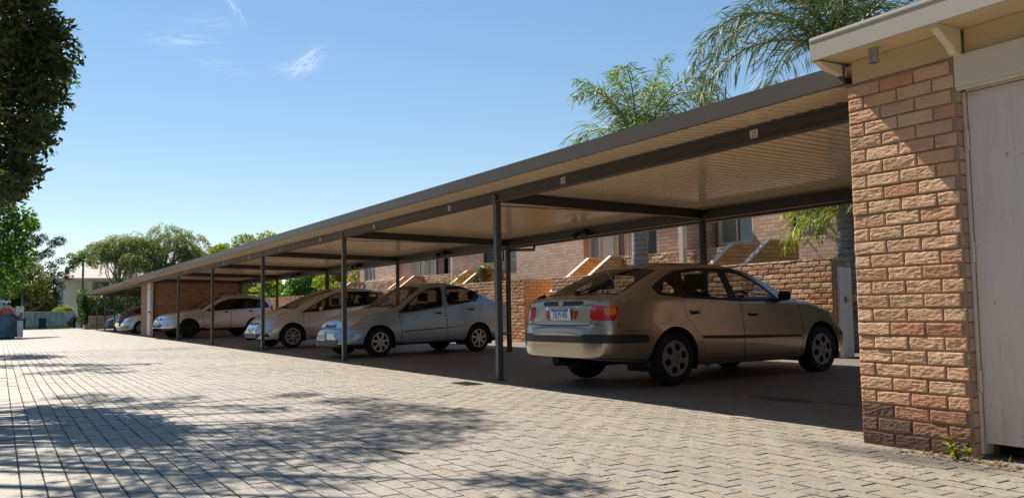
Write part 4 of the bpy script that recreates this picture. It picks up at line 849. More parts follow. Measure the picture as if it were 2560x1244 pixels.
# small spiky palm beyond, by the lamp post
palm('palm_tree', 'small distant palm beside the thin lamp post', (-86, 6.35, 0), (-86, 6.35, 5.6), .10, [(90, 50, 1.6, 1.6), (60, 30, 1.6, 1.8), (120, 35, 1.5, 1.8), (270, 50, 1.6, 1.6), (240, 25, 1.5, 1.8), (300, 30, 1.5, 1.8), (180, 60, 1.5, 1.6), (0, 60, 1.5, 1.6), (20, 15, 1.4, 1.6), (200, 15, 1.4, 1.6), (90, 80, 1.5, .8), (75, -5, 1.3, 1.2), (285, -5, 1.3, 1.2)], M['leaf_palm'], 15, .5, 30, .06)
CL = rand_clumps((-93, 3.6, 3.0), (1.5, 1.4, 1.5), 10, .8, 44)
leafy('tree', 'grey green tree left of the white house corner', 'tree', (-93, 3.6, 0), CL, 4000, .24, M['leaf_olive'], 'trees beyond the fence', ((-93, 3.6, 3), .15, 10), .4, .45, 45)
# -- dark trees massed behind the fence, each its own crown
for i, (x, y, z, ry, rz, lab) in enumerate(((-92, -2.5, 3.2, 3.2, 2.6, 'dense dark tree behind the skip bin'), (-97, 2.3, 2.6, 2.3, 2.0, 'dense dark tree behind the wheelie bin'), (-104, 6.2, 2.2, 3.0, 1.6, 'low dark tree hidden mostly by the white house'), (-99, -7.5, 4.0, 4.0, 3.0, 'dense dark tree at the far left beyond the fence'))):
    leafy('tree', lab, 'tree', (x, y, 0), rand_clumps((x, y, z), (1.6, ry, rz), 18, 1.0, 50+i), 6000, .3, M['leaf_conifer'] if i % 2 == 0 else M['leaf_dark'], 'trees beyond the fence', ((x, y, z), .2, 12), .4, .5, 60+i)
P, d, ids = cloud_points(rand_clumps((-190, 20, 3), (6, 120, 2.5), 160, 4.0, 71), 16000, .4)
o = leaf_object('treeline', P, rng.normal(size=P.shape), 1.1, .6, M['leaf_olive']); o['kind'] = 'stuff'
P, d, ids = cloud_points([((x_, -10.5+1.5*math.sin(x_), 3.6+1.2*math.sin(x_*.7)), (3.4, 2.6, 3.8), 1) for x_ in range(-26, 15, 4)], 14000, .45)
o = leaf_object('unseen_tree_belt', P, rng.normal(size=P.shape), .6, .4, M['leaf_dark']); o['kind'] = 'stuff'      # unseen trees across the driveway, added to block skylight from the facing walls
P, d, ids = cloud_points([((-7.6+.7*i, 12.6+.25*(i % 2), 1.25), (.7, .6, 1.35), 1) for i in range(6)], 7000, .4)
o = leaf_object('unseen_undergrowth', P, rng.normal(size=P.shape), .16, .09, M['leaf_dark']); o['kind'] = 'stuff'      # unseen planting behind the storage shed, added to darken the hatchback's side reflections
# -- shrubs behind the garden wall
def shrub(lab, c, rad, n, size, mat, k=14, cr=.55, seed=1, name='shrub', group='shrubs behind the garden wall'):
    return leafy(name, lab, 'shrub', (c[0], c[1], 0.03), rand_clumps(c, rad, k, cr, seed), n, size, mat, group, None, .45, .55, seed)
shrub('bright yellow green shrub showing over the wall left of the brick townhouses', (-39.5, 14.4, 2.2), (3.2, 1.2, 1.5), 12000, .13, M['leaf_yellow'], 30, .6, 81)
shrub('darker green shrub between the two yellow green shrubs', (-47.5, 14.6, 2.1), (2.6, 1.0, 1.3), 7000, .17, M['leaf_green'], 20, .65, 82)
shrub('yellow green broad leaved shrub just right of the far brick store', (-55, 14.2, 2.0), (3.6, 1.1, 1.2), 6500, .24, M['leaf_yellow'], 20, .6, 83)
shrub('dark green shrub filling in low behind the yellow green ones', (-50, 16.4, 2.0), (5.0, .8, 1.4), 5000, .22, M['leaf_green'], 22, .7, 84)
shrub('low flowering shrub with white blooms behind the garden wall', (-33.2, 12.5, 1.5), (.9, .4, .3), 2200, .10, M['leaf_green'], 10, .28, 85)
m = MB(); g = random.Random(5)
fl = thing('flower_cluster', 'scattered white blooms on the low shrub behind the wall', 'flowers', (-33.2, 12.3, 1.75))
for i in range(14):
    c = Vector((g.uniform(-.9, .9), g.uniform(-.2, .1), g.uniform(-.1, .18)))
    for k in range(5): a = k*1.257; m.add([c, c+Vector((math.cos(a)*.05, -.02, math.sin(a)*.05)), c+Vector((math.cos(a+.6)*.06, -.01, math.sin(a+.6)*.06)), c+Vector((math.cos(a+1.2)*.05, -.02, math.sin(a+1.2)*.05))], [(0, 1, 2, 3)])
m.build('bloom', M['white'], fl)
cr = thing('creeper', 'pale leafy creeper spilling over the sloping stair wall', 'creeper', (-24.05, 13.0, 1.5))
P, d, ids = cloud_points([((0.0, .15, .70), (.22, .30, .07), .4), ((.08, .1, .40), (.10, .35, .3), .6), ((-.1, .5, .72), (.35, .2, .06), .3), ((.35, .5, .70), (.25, .2, .08), .2), ((-1.2, -.5, .25), (.5, .15, .12), .3), ((-.5, -.35, .45), (.25, .2, .15), .2), ((.2, -.1, .2), (.18, .25, .2), .3)], 1300, .3)
leaf_object('leaves', P, rng.normal(size=P.shape), .075, .05, M['leaf_ivy'], cr, rng.random(len(P))*.8); mm = MB(); mm.tube([(0, .2, -1), (.08, .15, 0), (.1, .2, .7), (.5, .6, .75)], [.02, .015, .01, .005], 6); mm.build('stem', M['bark'], cr)

# -- clipped hedge in its brick planter at the far end
t = thing('hedge', 'dense dark green hedge with orange tipped new growth at the driveway end', 'hedge', (0, 0, 0))
n = 20000; q = rng.random((n, 3)); q2 = rng.integers(0, 5, n)
Pp = np.stack([-66.4-3.8*q[:, 0], 4.95+4.6*q[:, 1], .35+q[:, 2]*(1.75+.75*q[:, 1])], 1)
top = .35+1.75+.75*q[:, 1]
Pp[q2 == 0, 2] = top[q2 == 0]-.12*rng.random((q2 == 0).sum()); Pp[q2 == 1, 0] = -66.4-.25*rng.random((q2 == 1).sum()); Pp[q2 == 2, 1] = 4.95+.25*rng.random((q2 == 2).sum())
Pp[:, 0] += .18*np.sin(Pp[:, 2]*4+Pp[:, 1]*3); Pp[:, 1] += .15*np.sin(Pp[:, 2]*3.3+Pp[:, 0]*2); Pp[:, 2] += .10*np.sin(Pp[:, 1]*4.1)+.06*rng.normal(size=n)
tt = rng.random(n)*.5+np.where(q2 == 0, .45*rng.random(n), 0)
leaf_object('foliage', Pp, rng.normal(size=(n, 3)), .14, .08, M['leaf_hedge'], t, tt)
m = MB()
for i in range(8): m.tube([(-67.5-.3*(i % 2), 5.3+.5*i, 0), (-67.4, 5.3+.5*i, 1.6)], [.05, .02], 6)
m.build('stems', M['bark'], t)
pl = thing('brick_planter', 'low brick planter wall in front of the dark hedge', 'planter wall')
m = MB(); m.box(-66.3, -66.05, 5.3, 9.4, -.02, .86); m.box(-71, -66.3, 5.3, 5.52, -.02, .86); m.build('wall', M['brick_garden'], pl)
m = MB(); m.box(-66.32, -66.03, 5.28, 9.42, .86, .90); m.box(-71, -66.32, 5.28, 5.54, .86, .90); m.build('coping', M['cap'], pl)
shrub('feathery light green bush at the foot of the grey fence', (-74.9, 5.0, .5), (.4, .55, .45), 2200, .12, M['leaf_olive'], 9, .3, 91, 'bush', 'bushes by the fence')
shrub('rounded pale green bush behind the fence beside the white house', (-79.5, 4.3, 1.35), (.6, .75, .45), 2600, .13, M['leaf_yellow'], 9, .38, 92, 'bush', 'bushes by the fence')
m = MB(); m.box(-74.6, -74.5, 5.05, 5.75, 0, 1.55); fp = m.build('screen_panel', M['offwhite'], None, bevel=.01); tag(fp, 'plain beige screen panel left of the hedge', 'screen panel')

# -- weeds, litter and twigs on the paving
wd = thing('weed', 'small leafy weed growing at the foot of the brick shed corner', 'weed', (-3.02, 4.70, 0))
m = MB(); g = random.Random(9); P = []; D = []; LL = []
for i in range(7):
    a = g.uniform(0, 6.28); h = g.uniform(.05, .17); tip = Vector((math.cos(a)*.06, math.sin(a)*.05, h)); m.tube([(0, 0, 0), tip*.5+Vector((0, 0, .02)), tip], [.003, .0025, .0015], 5)
    for k in range(6): P.append(tip*(k+2)/7); D.append((g.gauss(0, 1), g.gauss(0, 1), g.uniform(-.2, .6))); LL.append(g.uniform(.02, .05))
m.tube([(0, 0.02, 0), (-.03, .02, .12), (.0, .03, .28), (-.02, .04, .33)], [.003, .002, .0015, .001], 5)
m.build('stem', M['litter_plain'] if 'litter_plain' in M else M['bark'], wd); leaf_object('leaves', P, D, np.array(LL), np.array(LL)*.55, M['leaf_yellow'], wd)
n = 760; xx = np.concatenate([rng.normal(-3.0, .22, 260), rng.normal(-2.5, .35, 160), rng.uniform(-14, -2.5, 340)]); yy = np.concatenate([4.76-np.abs(rng.normal(0, .05, 260)), 4.72-np.abs(rng.normal(0, .08, 160)), 4.6-4.9*rng.random(340)**.7])
P = np.stack([xx, yy, np.full(n, .004)+.012*rng.random(n)], 1); D = rng.normal(size=(n, 3)); D[:, 2] *= .18
o = leaf_object('leaf_litter', P, D, .02+.035*rng.random(n), .012, M['litter'], None, rng.random(n), np.tile([0, 0, 1.0], (n, 1))); o['kind'] = 'stuff'
m = MB(); m.tube([(-5.45, 2.08, .008), (-5.30, 2.16, .010), (-5.12, 2.22, .008), (-5.02, 2.27, .012)], [.004, .006, .005, .003], 6); tw = m.build('twig', M['bark'], None, smooth=True); tag(tw, 'thin dark twig lying on the pavers in the tree shade', 'twig')
m = MB(); z = .004
m.box(-9.62, -9.22, 4.78, 5.02, z-.002, z+.004); dg = m.build('drain_cover', M['steel'], None)
m = MB()
for i in range(9): m.box(-9.60+i*.043, -9.585+i*.043, 4.80, 5.0, z+.004, z+.010)
m.build('grate', M['dark'], dg); tag(dg, 'dark rectangular drain grate in the pavers by the front post', 'drain cover')

# ================================================================== far end of the driveway
fe = thing('fence', 'weathered grey green ribbed fence closing the driveway end', 'fence')
m = MB(); n = 150; y0 = -14.0; prof = []
for i in range(n): a = y0+i*.13; prof += [(a, 0), (a+.05, 0), (a+.065, .035), (a+.115, .035)]
m.add([(-76.55-h, y, z) for y, h in prof for z in (.10, 1.26)], [(2*i, 2*i+1, 2*i+3, 2*i+2) for i in range(len(prof)-1)])
def fencemat():
    s = NT('weathered_fence_sheet'); p = s.pos(); mp = s.new('ShaderNodeMapping'); mp.inputs['Scale'].default_value = (1, 2.2, .7); s.link(p, mp.inputs[0]); n = s.noise(2.0, 6, mp.outputs[0], .3, .7)
    s.bsdf(s.ramp(n, [(.3, (.18, .19, .17)), (.5, (.40, .46, .42)), (.7, (.58, .65, .60))]), .85); return s.out()
m.build('sheeting', fencemat(), fe); m = MB(); m.box(-76.62, -76.50, y0, 5.5, 1.26, 1.31); m.build('capping', M['offwhite'], fe)
def wheelie(lab, x, y):
    t = thing('wheelie_bin', lab, 'wheelie bin', (x, y, .012), 0, 'wheelie bins by the fence')
    m = MB(); a, b = .20, .27
    m.add([(-a, -a, .06), (a, -a, .06), (a, a, .06), (-a, a, .06), (-b, -b, .74), (b, -b, .74), (b, b, .74), (-b, b, .74)], [(0, 3, 2, 1), (4, 5, 6, 7), (0, 1, 5, 4), (1, 2, 6, 5), (2, 3, 7, 6), (3, 0, 4, 7)]); m.build('body', M['binblue'], t, bevel=.02)
    m = MB(); m.box(-.30, .30, -.29, .29, .74, .77); m.box(-.26, .26, -.25, .25, .77, .795); m.tube([(-.31, -.2, .76), (-.34, 0, .78), (-.31, .2, .76)], .015, 6); m.build('lid', M['binblue'], t, bevel=.01)
    for s_ in (-1, 1): m = MB(); m.lathe([(.03, -.03), (.10, -.03), (.10, .03), (.03, .03)], 16, 'y', (-.2, s_*.22, .10)); m.build('wheel', M['rubber'], t)
M['binblue'] = plain('dark_blue_bin_plastic', (0.02, 0.03, 0.045), .5)
wheelie('dark blue wheelie bin standing alone in front of the grey fence', -74.2, 2.78)
wheelie('dark green wheelie bin partly hidden beside the skip bin', -73.2, 1.42)
# skip bin heaped with rubbish under orange netting
sk = thing('skip_bin', 'scuffed blue grey steel skip bin at the left edge', 'skip bin')
def skipmat():
    s = NT('scuffed_blue_steel'); p = s.pos(); n = s.noise(2.5, 6, p, .4, .7); s.bsdf(s.ramp(n, [(.32, (.03, .025, .02)), (.45, (.07, .13, .16)), (.6, (.10, .20, .25)), (.8, (.20, .30, .34))]), .55); return s.out()
M['skip'] = skipmat(); X0, X1, Y0, Y1 = -44.6, -42.7, -2.9, .78
m = MB(); H = 1.08
m.add([(X0, Y0, .06), (X1, Y0, .06), (X1, Y1, .06), (X0, Y1, .06), (X0, Y0-.1, H), (X1, Y0-.1, H), (X1, Y1+.03, H), (X0, Y1+.03, H), (X0+.06, Y0-.04, H), (X1-.06, Y0-.04, H), (X1-.06, Y1-.03, H), (X0+.06, Y1-.03, H), (X0+.06, Y0, .12), (X1-.06, Y0, .12), (X1-.06, Y1-.05, .12), (X0+.06, Y1-.05, .12)],
      [(0, 3, 2, 1), (0, 1, 5, 4), (1, 2, 6, 5), (2, 3, 7, 6), (3, 0, 4, 7), (4, 5, 9, 8), (5, 6, 10, 9), (6, 7, 11, 10), (7, 4, 8, 11), (8, 9, 13, 12), (9, 10, 14, 13), (10, 11, 15, 14), (11, 8, 12, 15), (12, 13, 14, 15)]); m.build('body', M['skip'], sk)
for yy in (-2.2, -1.5, -.8, -.1, .5): m = MB(); m.box(X1, X1+.05, yy-.04, yy+.04, .36, H-.06); m.build('rib', M['skip'], sk)
m = MB(); m.box(X1, X1+.06, Y0, Y1, .30, .36); m.box(X1, X1+.06, Y0-.1, Y1+.06, H-.06, H+.01); m.box(X0, X1+.05, Y1+.03, Y1+.08, H-.08, H+.01); m.build('rim', M['skip'], sk)
m = MB(); m.box(X1-.02, X1+.10, Y1-.12, Y1+.10, .05, H-.32); m.build('corner_post', M['offwhite'], sk)
m = MB(); m.box(X0, X1, Y0+.2, Y1-.2, 0, .06); m.build('skid', M['dark'], sk)
from mathutils import noise as _ns
def heap(name, x0, x1, y0, y1, zb, hgt, nx, ny, seed, rough):
    vs = []; fs = []
    for i in range(nx+1):
        for j in range(ny+1):
            u, v = i/nx, j/ny; e = min(1, 4*min(u, 1-u))*min(1, 5*min(v, 1-v)); x = x0+(x1-x0)*u; y = y0+(y1-y0)*v
            vs.append((x, y, zb+e**.6*hgt*(.75+.5*_ns.noise((x*1.3, y*1.3, seed)))+e*rough*_ns.noise((x*6, y*6, seed+3))))
    for i in range(nx):
        for j in range(ny): a = i*(ny+1)+j; fs.append((a, a+ny+1, a+ny+2, a+1))
    return MB().add(vs, fs)
def rubmat():
    s = NT('mixed_rubbish'); p = s.pos(); n = s.noise(5, 5, p, .8); s.bsdf(s.ramp(n, [(.35, (.10, .07, .05)), (.45, (.45, .40, .36)), (.55, (.70, .68, .66)), (.65, (.30, .13, .10))]), .75); return s.out()
o = heap('rubbish', X0+.07, X1-.05, Y0, Y1-.03, 1.0, .60, 60, 110, 3, .30).build('rubbish_heap', rubmat(), None); tag(o, 'heap of mixed pale rubbish piled in the skip bin', 'rubbish')
def netmat():
    s = NT('orange_barrier_mesh'); p = s.pos(); sp = s.new('ShaderNodeSeparateXYZ'); s.link(p, sp.inputs[0]); a = s.math('ADD', s.math('MULTIPLY', sp.outputs[1], 7), s.math('MULTIPLY', sp.outputs[2], 9)); b = s.math('SUBTRACT', s.math('MULTIPLY', sp.outputs[2], 7), s.math('MULTIPLY', sp.outputs[1], 2))
    hole = s.math('MULTIPLY', s.math('GREATER_THAN', s.math('FRACT', a), .42), s.math('GREATER_THAN', s.math('FRACT', b), .42))
    bb = s.bsdf((.80, .11, .015), .5); tr = s.new('ShaderNodeBsdfTransparent'); mx = s.new('ShaderNodeMixShader'); s.link(hole, mx.inputs[0]); s.link(bb.outputs[0], mx.inputs[1]); s.link(tr.outputs[0], mx.inputs[2]); s.link(mx.outputs[0], s.o.inputs[0]); return s.m
vs = []; fs = []; ny_, nz_ = 60, 14
for i in range(ny_+1):
    for j in range(nz_+1):
        y = Y0+(Y1-.12-Y0)*i/ny_; v = j/nz_; edge = min(1, (Y1-.12-y)*2.2+.25); top = 1.08+.50*edge*(.8+.4*_ns.noise((y*1.7, 3, 1)))
        vs.append((X1+.07-.75*v**1.6+.05*_ns.noise((y*5, v*4, 2)), y, 1.06+(top-1.06)*v+.03*_ns.noise((y*6, v*5, 7))))
for i in range(ny_):
    for j in range(nz_): a_ = i*(nz_+1)+j; fs.append((a_, a_+nz_+1, a_+nz_+2, a_+1))
o = MB().add(vs, fs).build('orange_netting', netmat(), None); tag(o, 'orange barrier netting stretched over the rubbish in the skip', 'netting')
for q_, (yy, zz, xx_, sc_, lab) in enumerate(((-.55, 1.60, -43.2, .30, 'crumpled pale plastic sheet on top of the skip heap, farther from its corner'), (.18, 1.58, -43.1, .30, 'crumpled pale plastic sheet on top of the skip heap, closer to its corner'), (.74, 1.16, -42.62, .26, 'torn pale plastic sheet hanging over the skip corner'))):
    vs = []; fs = []; n_ = 12
    for i in range(n_+1):
        for j in range(n_+1):
            u, v = i/n_-.5, j/n_-.5; w_ = .16*_ns.noise((u*5+q_*7, v*5, 1))+.07*_ns.noise((u*13, v*13+q_*3, 4))
            vs.append((xx_+w_, yy+u*sc_*1.2+.05*_ns.noise((u*6, v*6, q_+9)), zz+v*sc_*(1.5 if q_ == 2 else .6)+.5*w_) if q_ == 2 else (xx_+v*sc_*1.2, yy+u*sc_*1.5+.05*_ns.noise((u*6, v*6, q_+9)), zz+w_*.8))
    for i in range(n_):
        for j in range(n_): a_ = i*(n_+1)+j; fs.append((a_, a_+n_+1, a_+n_+2, a_+1))
    o = MB().add(vs, fs).build('plastic_sheet', M['white'], None); tag(o, lab, 'plastic sheet', 'rubbish in the skip')
# white two storey house
wh = thing('house', 'white rendered house with weathered tile hip roof beyond the fence', 'house')
def wallmat():
    s = NT('white_ribbed_cladding'); p = s.pos(); sp = s.new('ShaderNodeSeparateXYZ'); s.link(p, sp.inputs[0]); f = s.math('FRACT', s.math('MULTIPLY', sp.outputs[1], 4.5)); n = s.noise(.8, 4, p)
    s.bsdf(s.mix(n, (.66, .66, .66), (.80, .80, .78)), .6, bump=s.math('GREATER_THAN', f, .12), bdist=.01); return s.out()
m = MB(); m.box(-98, -88, 5.06, 6.5, 0, 4.2); m.box(-98, -87.2, 6.5, 19.5, 0, 4.2); m.build('wall', wallmat(), wh)
m = MB(); zE, zR = 4.30, 6.05; A = [(-86.6, 4.3, zE), (-86.6, 20.2, zE), (-98.8, 20.2, zE), (-98.8, 4.3, zE), (-92.7, 7.95, zR), (-92.7, 15.7, zR)]
m.add(A, [(0, 1, 5, 4), (1, 2, 5), (2, 3, 4, 5), (3, 0, 4)]); m.build('roof', M['roof_grey'], wh)
m = MB(); m.box(-86.62, -86.5, 4.2, 20.3, 4.12, 4.32); m.box(-98.9, -86.62, 4.2, 4.32, 4.12, 4.32); m.box(-98.8, -86.62, 4.32, 20.2, 4.14, 4.17); m.build('eave', M['offwhite'], wh)
for (y0_, y1_) in ((7.2, 8.6), (10.2, 11.8)):
    m = MB(); m.box(-87.19, -87.16, y0_, y1_, 2.9, 4.0); wi = m.build('window', M['window_grey'], wh); m = MB(); m.box(-87.2, -87.12, y0_-.05, y0_, 2.85, 4.05); m.box(-87.2, -87.12, y1_, y1_+.05, 2.85, 4.05); m.box(-87.2, -87.12, y0_, y1_, 2.85, 2.9); m.build('frame', M['white'], wi)
m = MB(); m.box(-95, -94.6, 5.4, 5.8, 4.6, 5.6); m.lathe([(.0, 5.75), (.1, 5.75), (.1, 5.6), (0, 5.6)], 10, 'z', (-94.8, 5.6, 0)); m.build('chimney', M['bark'], wh)
lp = thing('street_lamp', 'thin dark lamp post in front of the white house', 'street lamp', (-74.0, 5.42, 0))
m = MB(); m.tube([(0, 0, 0), (0, 0, 3), (0, .03, 5.0), (0, .1, 5.22)], [.055, .045, .035, .03], 10); m.build('pole', M['steel'], lp, smooth=True)
m = MB(); m.tube([(0, .05, 5.22), (0, .30, 5.27)], [.03, .05], 10); m.build('lamp_head', M['offwhite'], lp, smooth=True)

# ================================================================== cars
def pch(pts):
    x = np.array([p[0] for p in pts], float); y = np.array([p[1] for p in pts], float); h = np.diff(x); dl = np.diff(y)/h
    m = np.zeros_like(y)
    for i in range(1, len(x)-1):
        if dl[i-1]*dl[i] > 0:
            w1 = 2*h[i]+h[i-1]; w2 = h[i]+2*h[i-1]; m[i] = (w1+w2)/(w1/dl[i-1]+w2/dl[i])
    m[0] = dl[0]; m[-1] = dl[-1]
    def f(q):
        q = np.clip(np.asarray(q, float), x[0], x[-1]); i = np.clip(np.searchsorted(x, q, side='right')-1, 0, len(x)-2); t = (q-x[i])/h[i]
        return (2*t**3-3*t**2+1)*y[i]+(t**3-2*t**2+t)*h[i]*m[i]+(-2*t**3+3*t**2)*y[i+1]+(t**3-t**2)*h[i]*m[i+1]
    return f
def sd_poly(px, py, poly):
    d = np.full(px.shape, 1e9); ins = np.zeros(px.shape, bool); n = len(poly)
    for i in range(n):
        ax, ay = poly[i]; bx, by = poly[(i+1) % n]; ex, ey = bx-ax, by-ay; L = ex*ex+ey*ey
        t = np.clip(((px-ax)*ex+(py-ay)*ey)/L, 0, 1); d = np.minimum(d, np.hypot(px-ax-t*ex, py-ay-t*ey))
        c = (ay > py) != (by > py)
        with np.errstate(divide='ignore', invalid='ignore'): xi = ax+(py-ay)*ex/(ey if ey else 1e-12)
        ins ^= c & (px < xi)
    return np.where(ins, -d, d)
def sd_line(px, py, pts):
    d = np.full(px.shape, 1e9)
    for (ax, ay), (bx, by) in zip(pts, pts[1:]):
        ex, ey = bx-ax, by-ay; t = np.clip(((px-ax)*ex+(py-ay)*ey)/(ex*ex+ey*ey+1e-12), 0, 1); d = np.minimum(d, np.hypot(px-ax-t*ex, py-ay-t*ey))
    return d
def rounded(poly, r=.25, k=3):
    out = []; n = len(poly)
    for i in range(n):
        a, b, c = (np.array(poly[j % n], float) for j in (i-1, i, i+1)); p = b+(a-b)*r; q = b+(c-b)*r
        for s in range(k+1): t = s/k; out.append(tuple((1-t)**2*p+2*t*(1-t)*b+t*t*q))
    return out
class Shell:
    """a surface that can be cut along signed-distance outlines into separate panels"""
    def __init__(s, V, N, T, F): s.V = [tuple(v) for v in V]; s.N = [tuple(v) for v in N]; s.T = list(T); s.F = F
    def arr(s): return np.array(s.V), np.array(s.T)
    def cut(s, faces, d):
        d = list(d); ins = []; out = []; cache = {}
        def mid(i, j):
            k = (i, j) if i < j else (j, i)
            if k not in cache:
                t = d[k[0]]/(d[k[0]]-d[k[1]]); a, b = k
                s.V.append(tuple(s.V[a][q]+(s.V[b][q]-s.V[a][q])*t for q in range(3))); s.N.append(tuple(s.N[a][q]+(s.N[b][q]-s.N[a][q])*t for q in range(3))); s.T.append(s.T[a]+(s.T[b]-s.T[a])*t); cache[k] = len(s.V)-1
            return cache[k]
        for f in faces:
            sg = [d[i] < 0 for i in f]
            if all(sg): ins.append(f)
            elif not any(sg): out.append(f)
            else:
                A = []; B = []
                for i, v in enumerate(f):
                    w = f[(i+1) % len(f)]; (A if sg[i] else B).append(v)
                    if sg[i] != sg[(i+1) % len(f)]: q = mid(v, w); A.append(q); B.append(q)
                if len(A) > 2: ins.append(tuple(A))
                if len(B) > 2: out.append(tuple(B))
        return ins, out
    def refine(s, faces, d, lim, k=5):
        d = np.abs(d); out = []
        for f in faces:
            if len(f) != 4 or min(d[i] for i in f) > lim: out.append(f); continue
            gv = {}
            for a in range(k+1):
                for b in range(k+1):
                    if a in (0, k) and b in (0, k): gv[a, b] = f[{(0, 0): 0, (k, 0): 1, (k, k): 2, (0, k): 3}[a, b]]; continue
                    u, v = a/k, b/k; w = ((1-u)*(1-v), u*(1-v), u*v, (1-u)*v)
                    s.V.append(tuple(sum(w[q]*s.V[f[q]][c] for q in range(4)) for c in range(3))); s.N.append(tuple(sum(w[q]*s.N[f[q]][c] for q in range(4)) for c in range(3))); s.T.append(sum(w[q]*s.T[f[q]] for q in range(4))); gv[a, b] = len(s.V)-1
            for a in range(k):
                for b in range(k): out.append((gv[a, b], gv[a+1, b], gv[a+1, b+1], gv[a, b+1]))
        return out
    def obj(s, name, groups, parent, off=0.0):
        """groups: list of (faces, material)"""
        ids = {}; vs = []; ns = []; fs = []; mi = []; mats = []
        for faces, mat in groups:
            if not faces: continue
            mats.append(mat)
            for f in faces:
                q = []
                for i in f:
                    if i not in ids: ids[i] = len(vs); vs.append(tuple(s.V[i][k]+s.N[i][k]*off for k in range(3))); ns.append(s.N[i])
                    q.append(ids[i])
                if len(set(q)) > 2: fs.append(q); mi.append(len(mats)-1)
        if not fs: return None
        me = bpy.data.meshes.new(name); me.from_pydata(vs, [], fs)
        for m in mats: me.materials.append(m)
        me.polygons.foreach_set('material_index', mi); me.polygons.foreach_set('use_smooth', [True]*len(fs)); me.update()
        me.normals_split_custom_set_from_vertices(ns)
        o = bpy.data.objects.new(name, me); C.objects.link(o); o.parent = parent; return o

def make_wheel(parent, x, y, r, w, rimr, style, face=1, rimmat=None):
    """tyre mesh (the wheel) with its rim as a child; face = +1/-1: which side looks outwards"""
    m = MB(); k = r/.30; h = w/2
    m.lathe([(rimr*.98, -h), (rimr+.02, -h-.004), (r*.93, -h-.006), (r*.985, -h*.72), (r, -h*.45), (r, h*.45), (r*.985, h*.72), (r*.93, h+.006), (rimr+.02, h+.004), (rimr*.98, h)], 48, 'y', (x, y, r))
    ty = m.build('wheel', M['rubber'], parent, smooth=True)
    nr, na = 20, 84; V = []; N = []; T = []; F = []
    for i in range(nr+1):
        rr = rimr*(.02+.98*i/nr); dome = .022*(1-(i/nr)**2)+(-.012 if i < 5 else 0)
        for j in range(na): a = 2*math.pi*j/na; V.append((x+rr*math.cos(a), y+face*(h-.004+dome), r+rr*math.sin(a))); N.append((0, face, 0)); T.append(0)
    for i in range(nr):
        for j in range(na): q = (i*na+j, i*na+(j+1) % na, (i+1)*na+(j+1) % na, (i+1)*na+j); F.append(q if face > 0 else q[::-1])
    S = Shell(V, N, T, F); A = np.array(V); dx, dz = (A[:, 0]-x)/rimr, (A[:, 2]-r)/rimr; rho = np.hypot(dx, dz); th = np.arctan2(dz, dx)
    def ang(n, ph): return (th-ph+math.pi/n) % (2*math.pi/n)-math.pi/n
    if style == 'oval': d = np.hypot((rho-.66)/.21, rho*ang(6, .3)/.20)-1
    elif style == 'seven': d = np.maximum(np.maximum(.36-rho, rho-.90), .115-np.abs(rho*np.sin(ang(7, .2)-0))*1.0)*-1; d = np.maximum(np.maximum(.40-rho, rho-.90), .13-np.abs(np.abs(ang(7, .2))*rho))
    elif style == 'y':
        g1 = np.maximum(np.maximum(.30-rho, rho-.90), .07-np.abs(np.abs(ang(7, .2))*rho)); sp_ = np.abs(np.abs(ang(7, .2))-.20)*rho-.045
        d = np.maximum(g1, np.where(rho > .55, -sp_, -1)); g2 = np.maximum(np.maximum(.62-rho, rho-.90), np.abs(ang(7, .2))*rho-.09); d = np.minimum(d, g2)
    else: d = np.maximum(np.maximum(.45-rho, rho-.9), .14-np.abs(np.abs(ang(5, .2))*rho))
    for q in range(4): a = q*math.pi/2+.5; d = np.minimum(d, np.hypot(dx-.24*math.cos(a), dz-.24*math.sin(a))-.055)
    hole, sol = S.cut(S.F, d*rimr)
    ro = S.obj('rim', [(sol, rimmat or M['silver'])], ty)
    m = MB(); m.lathe([(rimr*.97, y+face*(h-.03)), (rimr*1.03, y+face*(h-.02)), (rimr*1.03, y+face*(h+.002)), (rimr*.97, y+face*(h+.004))], 48, 'y', (x, 0, r)); m.build('rim_lip', rimmat or M['silver'], ty, smooth=True)
    m = MB(); m.lathe([(0.0, y+face*(h-.06)), (rimr*.98, y+face*(h-.06)), (rimr*.98, y+face*(h-.065)), (0.0, y+face*(h-.065))], 32, 'y', (x, 0, r)); m.build('brake_disc', M['dark'], ty)
    return ty
def seat(parent, x, y, z, hd=True, wide=.46, rear=False):
    m = MB(); m.box(x-.24, x+.26, y-wide/2, y+wide/2, z, z+.16)
    m.add([(x-.30, y-wide/2, z+.10), (x-.16, y-wide/2, z+.10), (x-.16, y+wide/2, z+.10), (x-.30, y+wide/2, z+.10), (x-.47, y-wide/2+.05, z+.68), (x-.36, y-wide/2+.05, z+.70), (x-.36, y+wide/2-.05, z+.70), (x-.47, y+wide/2-.05, z+.68)],
          [(0, 3, 2, 1), (4, 5, 6, 7), (0, 1, 5, 4), (1, 2, 6, 5), (2, 3, 7, 6), (3, 0, 4, 7)])
    s_ = m.build('rear_bench' if rear else 'seat', M['trim'], parent, bevel=.05, seg=3)
    for hy in ((y,) if not rear else (y-.36, y+.36)):
        m = MB(); m.box(x-.50, x-.40, hy-.13, hy+.13, z+.74, z+.92); m.box(x-.455, x-.445, hy-.05, hy-.04, z+.66, z+.76); m.box(x-.455, x-.445, hy+.04, hy+.05, z+.66, z+.76); m.build('headrest', M['trim'], s_, bevel=.035, seg=3)

